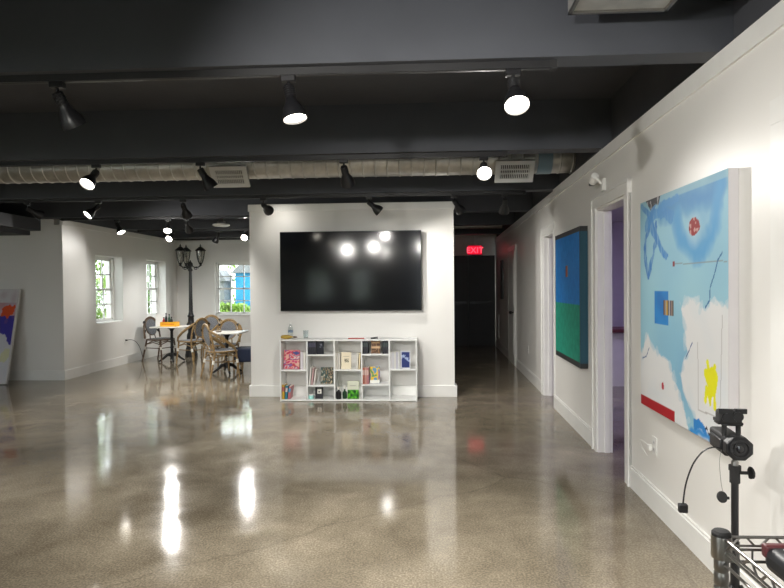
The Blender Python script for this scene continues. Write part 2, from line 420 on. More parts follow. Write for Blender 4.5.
# side room seen through the doorways
b = MB()
wb(b, 2.3, 10.0, -3.6, -3.45, 0, HW); wb(b, 2.2, 2.3, -3.6, -.105, 0, HW); wb(b, 9.9, 10.0, -3.5, -.15, 0, HW)
struct('wall_side_room', b, M_ROOMW, smooth=False)
b = MB(); wb(b, 2.2, 10.0, -3.6, -.16, 2.42, HW); struct('ceiling_side_room', b, M_ROOMW, smooth=False)
for k, s in enumerate((4.2, 7.6)):
    o = empty('ceiling_light', wloc(s, -1.5, 2.42), WROT, 'violet-white ceiling light panel in the side room' + (' nearest the first doorway', ' further back past the second doorway')[k], 'light', 'side room ceiling panels')
    MB().box(-.32, .32, -.32, .32, -.03, 0).build('frame', M_TRIM, o, smooth=False)
    MB().box(-.28, .28, -.28, .28, -.036, -.028).build('diffuser', M_PURP, o, smooth=False)
o = empty('desk', (3.02, 8.45, 0), R(2), 'white desk with a dark red top seen through the nearer doorway', 'desk')
MB().box(-.55, .55, -.25, .25, .74, .79).build('desktop', M_REDTOP, o, bev=.004)
MB().box(-.50, -.22, -.20, .22, 0, .74).build('side_panel', M_WHITE, o, smooth=False)
MB().box(.22, .50, -.20, .22, 0, .74).build('side_panel', M_WHITE, o, smooth=False)
MB().box(-.22, .22, .14, .16, .1, .74).build('back_panel', M_DARK, o, smooth=False)
MB().box(-.22, .22, -.18, .16, .02, .05).build('foot_shelf', M_WHITE, o, smooth=False)

# ------------------------------------------------------------------ outdoors
struct('outdoor_ground', MB().box(-30, 30, -30, -3.4, -.12, -.1).box(-30, 30, 14.2, 40, -.12, -.1).box(-30, -9.2, -3.4, 14.2, -.12, -.1).box(-9.2, XL - .32, YG + .15, 14.2, -.1, .0), M_GROUND)
def bush(name, x, y, w, d, h, n, m, label, z0=0):
    r = empty(name, (x, y, z0), 0, label, 'shrub', None)
    b = MB(); rnd = random.Random(hash(label) % 1000 if False else len(label) * 7 + n)
    for i in range(n):
        th = rnd.random() * 2 * PI; rr = rnd.random() ** .5
        zz = rnd.random(); k = .55 + .45 * math.sin(PI * min(1, zz * .9 + .1))
        c = Vector((math.cos(th) * rr * w / 2 * k, math.sin(th) * rr * d / 2 * k, .08 + zz * h))
        q = Matrix.Rotation(rnd.random() * 6.3, 3, 'Z') @ Matrix.Rotation(rnd.random() * 2.4 - .6, 3, 'X')
        s = .05 + .06 * rnd.random()
        b.add([c + q @ Vector(p) for p in ((0, -s, 0), (s * .45, 0, .012), (0, s, 0), (-s * .45, 0, .012))], [(0, 1, 2, 3)])
    b.build('foliage', m, r, smooth=False)
    b = MB()
    for k in range(4): b.cyl((.08 * math.cos(k * 1.6), .08 * math.sin(k * 1.6), 0), (w * .2 * math.cos(k * 1.6), d * .2 * math.sin(k * 1.6), h * .7), .025, .01, 6)
    b.build('stems', M_BARK, r)
bush('shrub', -7.6, 12.6, 1.4, 1.6, 2.7, 2600, M_LEAF2, 'bright green shrub outside the nearer left window')
bush('shrub', -7.4, 15.2, 1.2, 1.6, 2.8, 2400, M_LEAF, 'darker green shrub outside the farther left window')
bush('shrub', -5.4, 16.4, 1.5, 1.0, .85, 2000, M_LEAF2, 'low green shrub below the back window')
bush('shrub', -6.4, 20.6, 4.6, 1.4, 3.4, 3000, M_LEAF2, 'tall pale green shrub behind the back window')
bush('shrub', -3.2, -6.2, 3.4, 1.2, 2.0, 2600, M_LEAF, 'green hedge outside the street windows')
def shed(name, x0, x1, y0, y1, h, m, label, cat):
    r = empty(name, ((x0 + x1) / 2, (y0 + y1) / 2, 0), 0, label, cat)
    a, c = (x1 - x0) / 2, (y1 - y0) / 2
    MB().box(-a, a, -c, c, 0, h).build('wall', m, r, smooth=False)
    MB().prism([(-a - .1, h), (a + .1, h), (a * .5, h + .35), (-a * .5, h + .35)], -c - .1, c + .1).build('roof', M_OUTGREY, r, smooth=False)
shed('shed', -5.72, -4.7, 17.75, 18.4, 1.85, M_OUTBLUE, 'blue painted shed outside the back window', 'shed')
shed('utility_box', -6.5, -5.95, 17.4, 18.0, 1.6, M_OUTGREY, 'grey utility box outside the back window', 'box')
# neighbouring white building past the left windows
r = empty('building', (-7.4, 18.0, 0), 0, 'white neighbouring building seen through the left windows', 'building')
r.location = (-7.0, 14.0, 0)
MB().box(-.35, .25, -.15, .15, -.02, 3.1).build('wall', M_OUTWHITE, r, smooth=False)
MB().box(-.45, .35, -.25, .25, 3.1, 3.2).build('eave', M_TRIM, r, smooth=False)

# ------------------------------------------------------------------ duct with registers
du = empty('air_duct', (0, 6.1, 2.69), 0, 'round galvanised ceiling duct running across behind the second beam', 'duct')
RD = .152
b = MB(); X0, X1 = -8.9, 1.62
prof = []; x = 0; L = X1 - X0
while x < L - .12:
    prof += [(RD, x), (RD, x + .106), (RD + .006, x + .112), (RD + .006, x + .118), (RD, x + .124)]; x += .124
b.lathe([(.02, 0)] + prof + [(RD, L - .01), (.02, L)], 28, Matrix.Translation((X0, 0, 0)) @ Matrix.Rotation(PI / 2, 4, 'Y'))
b.build('pipe', M_GALV, du)
MB().cyl((1.16, -.02, -.01), (1.30, -.02, -.01), RD + .0, None, 28).build('blue_tape_band', mat('blue_tape', (.22, .33, .42), .4), du)
for xc in (-1.96, .92):
    g = MB(); T = Matrix.Translation((xc, -.05, -.075)) @ Matrix.Rotation(R(38), 4, 'X')
    fr = MB().box(-.16, .16, -.12, .02, -.09, .09, T).build('register_box', M_GALV, du, smooth=False)
    MB().box(-.19, .19, -.142, -.12, .075, .118, T).box(-.19, .19, -.142, -.12, -.118, -.075, T).box(-.19, -.145, -.142, -.12, -.08, .08, T).box(.145, .19, -.142, -.12, -.08, .08, T).build('register_frame', M_VENT, fr, smooth=False)
    for k in range(16):
        x = -.138 + .276 * k / 15; g.box(x - .0035, x + .0035, -.138, -.124, -.075, .075, T)
    for z in (-.022, .022): g.box(-.145, .145, -.139, -.124, z - .006, z + .006, T)
    g.build('register_grille', M_VENT, fr, smooth=False)
    MB().box(-.145, .145, -.124, -.121, -.075, .075, T).build('register_back', M_DARK, fr, smooth=False)
# smaller silver duct far down the hallway ceiling
tag(MB().cyl((.38, 12.0, 2.60), (1.6, 12.0, 2.60), .05, None, 14).build('duct_pipe', M_GALV), 'thin silver pipe across the dark hallway ceiling', 'pipe')
# metal box at the top right
o = empty('ceiling_box', (.87, 2.25, 2.60), 0, 'shallow metal box with a mottled underside hanging at the top right of the ceiling', 'box')
MB().box(-.215, .215, -.45, .43, .012, .27).build('housing', M_GALV, o, smooth=False)
MB().box(-.215, .215, -.45, -.435, 0, .012).box(-.215, .215, .415, .43, 0, .012).box(-.215, -.2, -.45, .43, 0, .012).box(.2, .215, -.45, .43, 0, .012).build('flange', M_CHR, o, smooth=False)

# ------------------------------------------------------------------ tracks and spotlights
TR = {}
def track(key, y, x0, x1, label, z=HB):
    o = empty('light_track', ((x0 + x1) / 2, y, z), 0, label, 'track', 'lighting tracks')
    h = (x1 - x0) / 2
    MB().box(-h, h, -.018, .018, -.035, 0).box(-h, h, -.007, .007, -.037, -.03).build('rail', M_TRACK, o, smooth=False)
    for a0 in (-h - .03, h): MB().box(a0, a0 + .03, -.02, .02, -.038, 0).build('end_cap', M_BLKM, o, smooth=False)
    TR[key] = (y, z - .035)
track(-1, -1.03, -7.0, .6, 'added black lighting track behind the camera')  # added out of view to carry fill lamps
track(0, .97, -5.5, .6, 'black lighting track just above the camera')
track(1, 2.9, -6.6, .62, 'nearest visible black lighting track crossing the top of the photo')
track(2, 4.83, -8.0, .66, 'second black lighting track in front of the round duct')
track(3, 6.84, -8.5, 1.15, 'third black lighting track just in front of the television wall')
track(4, 8.72, -5.45, .1, 'fourth black lighting track above the cafe corner')
track(5, 10.62, -5.2, .1, 'fifth black lighting track farthest back over the cafe tables')

def make_spot():
    r = empty('spotlight')
    MB().box(-.035, .035, -.018, .018, -.03, 0).build('adapter', M_BLK, r, bev=.003)
    MB().cyl((0, 0, -.03), (0, 0, -.075), .008).lathe([(.0, -.012), (.014, -.008), (.014, .008), (0, .012)], 12, Matrix.Translation((0, 0, -.08))).build('stem', M_BLK, r)
    h = MB()
    # head drawn along +Z = aim direction, origin at pivot
    h.lathe([(.0, -.045), (.026, -.043), (.031, -.036), (.031, .035), (.034, .045), (.040, .06), (.058, .095), (.066, .125), (.068, .155), (.064, .155), (.060, .128), (.05, .10), (.0, .095)], 28, cap=False)
    for k in range(5): h.lathe([(.031, -.03 + k * .012), (.0335, -.028 + k * .012), (.0335, -.024 + k * .012), (.031, -.022 + k * .012)], 28, cap=False)
    hd = h.build('head', M_BLK, r)
    MB().lathe([(.060, .128), (.059, .142), (.045, .150), (.02, .153), (0, .154)], 24, cap=False).build('bulb', M_BULB, hd)
    return r
SP = make_spot()
LIGHTS = {}
def spot(x, tr, aim, label, power=1.0, first=[True], ang=95, drop=.08, cone=True, col=(1, .965, .91)):
    y, z = TR[tr]
    o = SP if first[0] else copy_tree(SP); first[0] = False
    o.location = (x, y, z); tag(o, label, 'spotlight', 'track spotlights')
    a = Vector(aim).normalized()
    hd = [c for c in o.children if c.name.startswith('head')][0]
    side = Vector((a.x, a.y, 0)); side = side.normalized() if side.length > .01 else Vector((1, 0, 0))
    # neck swings back from the pivot, opposite to the aim
    hd.location = Vector((0, 0, -.085)) + Vector((a.x, a.y, 0)) * .03
    hd.scale = (.9, .9, .9)
    hd.rotation_euler = a.to_track_quat('Z', 'Y').to_euler()
    for q in list(hd.children):
        if q.type == 'LIGHT': bpy.data.objects.remove(q)
    L = bpy.data.lights.new('spot_beam', 'SPOT'); L.energy = POW * power; L.spot_size = R(ang); L.spot_blend = .8; L.shadow_soft_size = .045
    L.color = col
    lo = bpy.data.objects.new('spot_beam', L); COL.objects.link(lo)
    lo.parent = hd; lo.location = (0, 0, .175); lo.rotation_euler = (PI, 0, 0)
    return o
POW = 78
S = spot
S(-1.835, 1, (.28, .50, -.9), 'large dark spotlight at the upper left aimed away, nearest track')
S(-.655, 1, (.22, -.12, -1), 'lit spotlight left of centre on the nearest track, shining down')
S(.445, 1, (.02, -.55, -.85), 'round glaring spotlight on the nearest track, right of centre')
S(-2.73, 2, (-.1, -.65, -.7), 'glaring spotlight below the second track at the left, over the duct')
S(-1.84, 2, (.42, .35, -.85), 'black spotlight aimed down to the right beside the left duct register')
S(-.64, 2, (.12, .75, -.75), 'black spotlight in front of the duct, above the television')
S(.50, 2, (-.05, -.8, -.55), 'glaring spotlight beside the right duct register')
S(.95, 3, (.0, .6, -.75), 'dim dark spotlight right of the right duct register', .08)
S(-4.72, 3, (.6, .75, -.5), 'dark spotlight near the left soffit, third track', .8)
S(-3.85, 3, (-.45, -.55, -.65), 'spotlight with lit face turned left, third track at the left')
S(-2.82, 3, (.02, .7, -.75), 'dark spotlight seen end on, third track above the street lamp')
S(-1.86, 3, (.16, .95, -.32), 'black spotlight seen from behind at the left top of the television wall', .03)
S(-.62, 3, (.72, .22, -.6), 'spotlight lit toward the right at the top of the television wall', .6)
S(.37, 3, (.5, .55, -.65), 'dark spotlight at the right top corner of the television wall', .1)
S(-4.62, 4, (.5, -.2, -.8), 'small lit spotlight leftmost on the fourth track')
S(-3.83, 4, (.2, -.55, -.7), 'small lit spotlight on the fourth track, left of the street lamp lanterns')
S(-3.55, 4, (0, .7, -.55), 'small dark spotlight on the fourth track above the lanterns')
S(-4.58, 5, (-.05, -.8, -.45), 'small glaring spotlight on the farthest track, left of the lanterns')
S(-3.72, 5, (-.5, .3, -.75), 'small dark spotlight on the farthest track above the back window')
S(-3.22, 5, (.1, -.85, -.45), 'small glaring spotlight next to the left edge of the television wall')
S(-1.4, 5, (.1, .6, -.7), 'small spotlight behind the television wall', .8)
S(-1.77, 0, (.1, .75, -.6), 'spotlight above the camera aimed at the television wall', 1.2)
S(-3.6, 0, (-.3, .7, -.6), 'added fill spotlight above the camera aimed at the far left')  # unseen lamp added to brighten the left side
S(-.05, 0, (.30, .95, -.36), 'added fill spotlight above the camera aimed along the right wall', .45)  # fill lamp added to light the right wall
S(-1.25, 0, (.62, .76, -.24), 'added fill spotlight above the camera aimed at the wall between the two doorways', 1.1)  # added out of view to even out the wall between the doorways
S(-.6, 0, (.3, .2, -.9), 'added fill spotlight above the camera aimed down at the floor', .8)  # added lamp, out of view, that lifts the near floor
S(-4.8, -1, (0, .5, -.85), 'added fill spotlight behind the camera at the far left')  # extra unseen lamp giving the grey left wall more light
S(-2.2, -1, (0, .4, -.9), 'added fill spotlight behind the camera left of centre')  # unseen lamp added for general fill
S(.2, -1, (.4, .5, -.7), 'added fill spotlight behind the camera near the right wall', .25)  # fill lamp added out of view for the near right wall
S(-1.1, -1, (.62, .72, -.34), 'added fill spotlight behind the camera aimed at the large light blue painting', .55)  # unseen lamp added to lighten the large painting and its wall

# saucer ceiling light over the cafe corner
o = empty('ceiling_light', (-3.37, 9.75, HC), 0, 'white saucer shaped ceiling light with chrome fitting in the cafe corner', 'light')
MB().cyl((0, 0, 0), (0, 0, -.33), .012).lathe([(.05, 0), (.05, -.02), (.012, -.03)], 16).build('stem', M_CHR, o)
MB().lathe([(.03, -.30), (.045, -.33), (.05, -.37), (.03, -.39)], 18).cyl((-.07, 0, -.37), (.07, 0, -.37), .018).build('socket', M_CHR, o)
MB().lathe([(.04, -.385), (.13, -.40), (.145, -.42), (.12, -.435), (.0, -.44)], 28, cap=False).build('shade', M_TRIM, o)

# ------------------------------------------------------------------ television
o = empty('television', (-.908, YT - .002, 1.096), 0, 'large black wall-mounted flat screen television above the bookshelf', 'television')
MB().box(-.893, .893, -.075, -.035, 0, 1.003).build('housing', mat('tv_bezel', (.008, .008, .009), .3), o, bev=.004)
MB().box(-.885, .885, -.0775, -.075, .010, .996).build('screen', mat('tv_screen', (.004, .005, .007), .10, spec=.5), o, smooth=False)
MB().box(-.4, .4, -.035, 0, .2, .8).build('wall_mount', M_BLKM, o, smooth=False)

# ------------------------------------------------------------------ bookshelf
SX0, SX1, SY0, SY1, SH = -1.762, -.078, 7.145, 7.43, .757
bs = empty('bookshelf', ((SX0 + SX1) / 2, SY1, 0), 0, 'low white open bookshelf of fifteen cubbies under the television', 'bookshelf')
hw = (SX1 - SX0) / 2; dp = SY1 - SY0; T = .017
for sx in (-1, 1):
    MB().box(min(sx * hw, sx * (hw - T)), max(sx * hw, sx * (hw - T)), -dp, 0, 0, SH).build('side_panel', M_WHITE, bs, bev=.0015)
cx = [-hw + (2 * hw) * i / 5 for i in range(6)]
for i in range(1, 5): MB().box(cx[i] - T / 2, cx[i] + T / 2, -dp, 0, .022, SH - T).build('divider', M_WHITE, bs, bev=.0015)
MB().box(-hw + T, hw - T, -dp, 0, .004, .022).build('bottom_board', M_WHITE, bs, bev=.0015)
MB().box(-hw + T, hw - T, -dp, 0, SH - T, SH).build('top_board', M_WHITE, bs, bev=.0015)
SHV = [(.378,), (.565, .19), (.38,), (.57, .20), (.385,)]
for i, zs in enumerate(SHV):
    for z in zs: MB().box(cx[i] + T / 2, cx[i + 1] - T / 2, -dp, 0, z - T / 2, z + T / 2).build('shelf', M_WHITE, bs, bev=.0015)

PAL = lambda *c: c
def blotch(pal, sc_=5, seed=0, base=None):
    def f(u, v):
        k = nz2(u * sc_ + seed, v * sc_ * 1.3, seed) * 1.5 + nz2(u * sc_ * 2.1, v * sc_ * 2.1, seed + 9) * .35
        i = int((k + 1) / 2 * len(pal)); i = max(0, min(len(pal) - 1, i)); return pal[i]
    return f
def book_face(x0, x1, z, h, y, art, label, col, lean=8, d=.02, group=None):
    w = x1 - x0
    r = empty('book', ((x0 + x1) / 2, y + .035, z), 0, label, 'book', group)
    T_ = Matrix.Rotation(R(-lean), 4, 'X')
    z0 = d * math.sin(R(lean)) * 0
    b = MB(); b.T = T_
    b.box(-w / 2, w / 2, -d, -d + .003, 0, h).box(-w / 2, w / 2, -.003, 0, 0, h).box(-w / 2, -w / 2 + .003, -d, 0, 0, h)
    o = b.build('cover', mat('cov_' + label[:24], col, .45), r, smooth=False)
    b = MB(); b.T = T_; b.box(-w / 2 + .003, w / 2 - .004, -d + .003, -.003, .003, h - .003); b.build('pages', M_PAPER, r, smooth=False)
    g = grid_art('cover_picture', w - .002, h - .002, 24, 32, art, r, -d - .0006, -w / 2 + .001, .001, M_COVER)
    g.rotation_euler.x = R(-lean)
    return r
BK = {}
def book_spine(x, z, th, h, col, label, y=7.17, depth=.16, lean=0, group=None, band=None):
    r = empty('book', (x, y, z), 0, label, 'book', group)
    M = Matrix.Rotation(R(lean), 4, 'Y')
    b = MB(); b.T = M
    b.box(0, th, 0, .003, 0, h).box(0, .002, 0, depth, 0, h).box(th - .002, th, 0, depth, 0, h); b.build('cover', mat('sp_%.2f%.2f%.2f' % col, col, .45), r, smooth=False)
    b = MB(); b.T = M; b.box(.002, th - .002, .003, depth - .003, .003, h - .004); b.build('pages', M_PAPER, r, smooth=False)
    if band:
        b = MB(); b.T = M; b.box(.001, th - .001, -.0008, 0, h * .55, h * .85); b.build('spine_label', mat('bd_%.2f%.2f%.2f' % band, band, .5), r, smooth=False)
    return r
zt = lambda i, k: (.022 if k < 0 else SHV[i][k] + T / 2)
RED_ = blotch([(.05, .08, .25), (.45, .03, .05), (.60, .06, .16), (.68, .42, .34), (.50, .05, .08), (.20, .10, .30), (.70, .55, .50), (.60, .08, .12)], 3.2, 6)
book_face(-1.735, -1.535, zt(0, 0), .235, 7.20, RED_, 'large book with a red and pink pictured cover in the first column', (.6, .1, .12), 12)
for k in range(2):
    book_spine(-1.510 + k * .034, zt(0, 0), .031, .215, [(.75, .70, .75), (.80, .78, .74)][k], ['pale pink book standing right of the large red book', 'white book against the first divider'][k], group=None)
for k, (c, h) in enumerate((((.55, .35, .03), .175), ((.03, .20, .28), .165), ((.50, .16, .18), .16))):
    book_spine(-1.742 + k * .034, .022, .030, h, c, ['yellow book at the bottom left of the bookshelf', 'teal book beside the yellow one at the bottom left', 'dull red book leaning at the bottom left'][k], lean=[0, 3, 6][k], band=[(.4, .1, .1), (.6, .5, .5), (.1, .3, .5)][k])
for k in range(5):
    book_spine(-1.437 + k * .0225 + .008, zt(1, 0), .021, .163, (.02, .02, .03), 'black spined book in the row at the top of the second column', group='black books at the top of the second column', band=(.06, .06, .10))
def darkart(u, v): return (.16, .17, .22) if (abs(u - .6) < .16 and .5 < v < .8 and nz2(u * 9, v * 9) > 0) else (.012, .013, .02)
book_face(-1.310, -1.222, zt(1, 0), .163, 7.16, darkart, 'black book facing out at the right end of the black row, second column', (.012, .012, .02), 3)
for k in range(3):
    book_spine(-1.410 + k * .027, zt(1, 1), .020, .215 - .01 * k, [(.72, .70, .66), (.55, .36, .36), (.70, .66, .62)][k], ['white book leaning in the middle of the second column', 'pinkish book leaning between two white ones, second column', 'off white book with a worn spine leaning in the second column'][k], lean=[5, 6, 8][k])
book_face(-1.275, -1.185, zt(1, 1), .205, 7.22, blotch([(.05, .10, .09), (.45, .40, .32), (.06, .10, .09), (.04, .07, .06), (.28, .19, .10), (.04, .05, .05)], 3, 3), 'dark green illustrated book facing out in the second column', (.05, .08, .07), 8)
book_face(-1.182, -1.112, zt(1, 1), .205, 7.22, blotch([(.03, .03, .03), (.30, .20, .10), (.04, .04, .03), (.05, .06, .05), (.45, .36, .24), (.06, .08, .07)], 3, 5), 'brown and black illustrated book beside the second divider', (.05, .05, .04), 8)
def smallb(u, v): return (.7, .68, .62) if (.25 < u < .8 and .45 < v < .85 and not (.4 < u < .65 and .55 < v < .68)) else (.03, .03, .035)
book_face(-1.335, -1.240, .022, .14, 7.18, smallb, 'small dark book with a white panel at the bottom of the second column', (.03, .03, .04), 4)
o = empty('candle_jar', (-1.385, 7.20, .022), 0, 'small pale teal jar at the bottom of the second column', 'jar')
MB().lathe([(.028, 0), (.032, .008), (.032, .04), (.028, .046)], 18).build('jar', mat('teal_jar', (.35, .72, .66), .3), o)
MB().lathe([(.031, .046), (.031, .056), (.0, .058)], 18, cap=False).build('lid', M_TRIM, o)
def cream(u, v):
    if abs(u - .55) < .22 and .38 < v < .62 and nz2(u * 14, v * 14, 2) > -.1: return (.15, .14, .10)
    if abs(u - .5) < .3 and .72 < v < .78: return (.4, .35, .25)
    return (.74, .66, .50)
for k in range(3): book_spine(-1.085 + k * .022, zt(2, 0), .019, .20, [(.74, .72, .66), (.66, .62, .55), (.78, .76, .72)][k], ['white book at the left of the third column', 'beige book second from the left in the third column', 'white book just left of the cream covered book'][k])
book_face(-1.010, -.888, zt(2, 0), .205, 7.18, cream, 'cream book facing out in the third column', (.72, .64, .48), 6)
for k in range(2): book_spine(-.825 + k * .027, zt(2, 0), .022, .195, [(.78, .76, .70), (.74, .62, .40)][k], ['white book near the third divider', 'tan edged book against the third divider'][k], lean=3)
# third column bottom
o = empty('bottle', (-1.045, 7.20, .022), 0, 'black bottle with a cream cap at the bottom of the third column', 'bottle')
MB().lathe([(.030, 0), (.033, .01), (.033, .085), (.015, .10), (.013, .115)], 18).build('body', M_BLK, o)
MB().lathe([(.016, .115), (.016, .15), (0, .152)], 16, cap=False).build('cap', M_PAPER, o)
o = empty('bottle', (-.972, 7.22, .022), 0, 'dark green bottle between the black bottle and the green book', 'bottle')
MB().lathe([(.024, 0), (.028, .01), (.028, .08), (.012, .095), (.011, .12)], 18).build('body', mat('dkgreen', (.01, .05, .02), .3), o)
MB().lathe([(.013, .12), (.013, .155), (0, .157)], 16, cap=False).build('cap', M_BIND, o)
def greenb(u, v):
    if v > .52: return (.62, .64, .52) if not (.2 < u < .75 and .72 < v < .76) else (.3, .3, .25)
    k = nz2(u * 4, v * 5, 4); return (.10, .42, .02) if k > .12 else ((.03, .20, .01) if k > -.15 else (.01, .06, .01))
book_face(-.965 + .03, -.795, .022, .215, 7.17, greenb, 'book with a pale upper half and bright green lower half, bottom of the third column', (.3, .4, .1), 6)
# fourth column
for k in range(3): book_spine(-.744 + k * .024, zt(3, 0), .022, .155, (.018, .022, .026), 'black book in the left group at the top of the fourth column', group='left black books of the fourth column', band=(.05, .07, .07))
for k in range(3): book_spine(-.498 + k * .024, zt(3, 0), .022, .155, (.020, .024, .028), 'black book in the right group at the top of the fourth column', group='right black books of the fourth column', band=(.05, .07, .07))
def brn(u, v):
    if .40 < v < .55: return (.62, .42, .25)
    if .78 < v < .92: return (.50, .30, .15)
    return (.10, .05, .03) if nz2(u * 8, v * 8, 7) > -.2 else (.35, .20, .10)
book_face(-.640, -.528, zt(3, 0), .158, 7.19, brn, 'brown and copper covered book between the two black groups', (.1, .05, .03), 4)
for k in range(3): book_spine(-.745 + k * .026, zt(3, 1), .024, .20, [(.45, .15, .10), (.60, .30, .25), (.50, .20, .22)][k], ['brick red book at the left of the fourth column', 'salmon book second from the left in the fourth column', 'rose book touching the colourful cover, fourth column'][k], band=(.65, .45, .40))
def colf(u, v):
    if v < .2: return (.75, .76, .72)
    return blotch([(.05, .10, .35), (.55, .10, .05), (.10, .30, .50), (.75, .50, .05), (.10, .30, .10), (.80, .55, .10)], 2.4, 11)(u, v)
book_face(-.660, -.538, zt(3, 1), .205, 7.19, colf, 'book with a bright multicoloured cover in the fourth column', (.2, .3, .5), 7)
# fifth column
for k in range(5): book_spine(-.404 + k * .0235, zt(4, 0), .021, .205, [(.78, .77, .78), (.70, .70, .74), (.80, .79, .76), (.62, .62, .70), (.78, .78, .78)][k],
    ['white book against the fourth divider', 'pale grey book second in the fifth column', 'off white book third in the fifth column', 'lilac grey book fourth in the fifth column', 'white book just left of the blue covered book'][k])
def bluec(u, v):
    if .12 < u < .92 and .06 < v < .94:
        return (.35, .42, .65) if abs(v - .6 - .1 * math.sin(u * 5)) < .12 and nz2(u * 8, v * 8) > -.1 else (.02, .035, .16)
    return (.72, .73, .80)
book_face(-.280, -.160, zt(4, 0), .212, 7.18, bluec, 'white book with a dark blue picture in the fifth column', (.72, .73, .8), 5)
# on top
o = empty('wooden_fish', (-1.69, 7.25, SH), 0, 'small yellow wooden ornament lying on the left end of the bookshelf top', 'ornament')
MB().lathe([(0, -.085), (.02, -.07), (.026, -.03), (.024, .02), (.010, .06), (0, .09)], 14, Matrix.Translation((0, 0, .026)) @ Matrix.Rotation(PI / 2, 4, 'Y'), cap=False).build('body', mat('ochre', (.50, .33, .05), .5), o)
MB().lathe([(0, .075), (.012, .08), (.009, .115), (0, .13)], 10, Matrix.Translation((0, 0, .024)) @ Matrix.Rotation(PI / 2, 4, 'Y'), cap=False).build('tip', M_RATTD, o)
o = empty('water_bottle', (-1.665, 7.33, SH), 0, 'clear plastic water bottle with a dark label on the bookshelf top', 'bottle')
MB().lathe([(.03, 0), (.032, .01), (.032, .13), (.014, .165), (.012, .18)], 18).build('body', M_CLEAR, o)
MB().lathe([(.0325, .075), (.0325, .105)], 18, cap=False).build('bottle_label', mat('bluegrey', (.18, .25, .35), .5), o)
MB().lathe([(.014, .18), (.014, .198), (0, .199)], 14, cap=False).build('cap', M_TRIM, o)
o = empty('drinking_glass', (-1.47, 7.32, SH), 0, 'clear empty drinking glass on the bookshelf top', 'glass')
MB().lathe([(.028, 0), (.034, .10), (.032, .10), (.026, .006), (0, .006)], 20, cap=False).build('tumbler', M_CLEAR, o)
o = empty('marker_pen', (-.825, 7.22, SH), R(4), 'thin red stick lying on the bookshelf top', 'pen')
MB().cyl((-.10, 0, .007), (.08, 0, .007), .006).build('barrel', M_RED, o)
MB().cyl((.08, 0, .007), (.10, 0, .007), .0065).build('cap', M_RED, o)
o = empty('stapler', (-.60, 7.22, SH), R(8), 'small black stapler on the bookshelf top', 'stapler')
MB().box(-.045, .045, -.012, .012, 0, .008).build('base', M_BLK, o, bev=.002)
MB().box(-.045, .045, -.010, .010, .010, .022, Matrix.Rotation(R(-7), 4, 'Y')).build('arm', M_BLK, o, bev=.003)

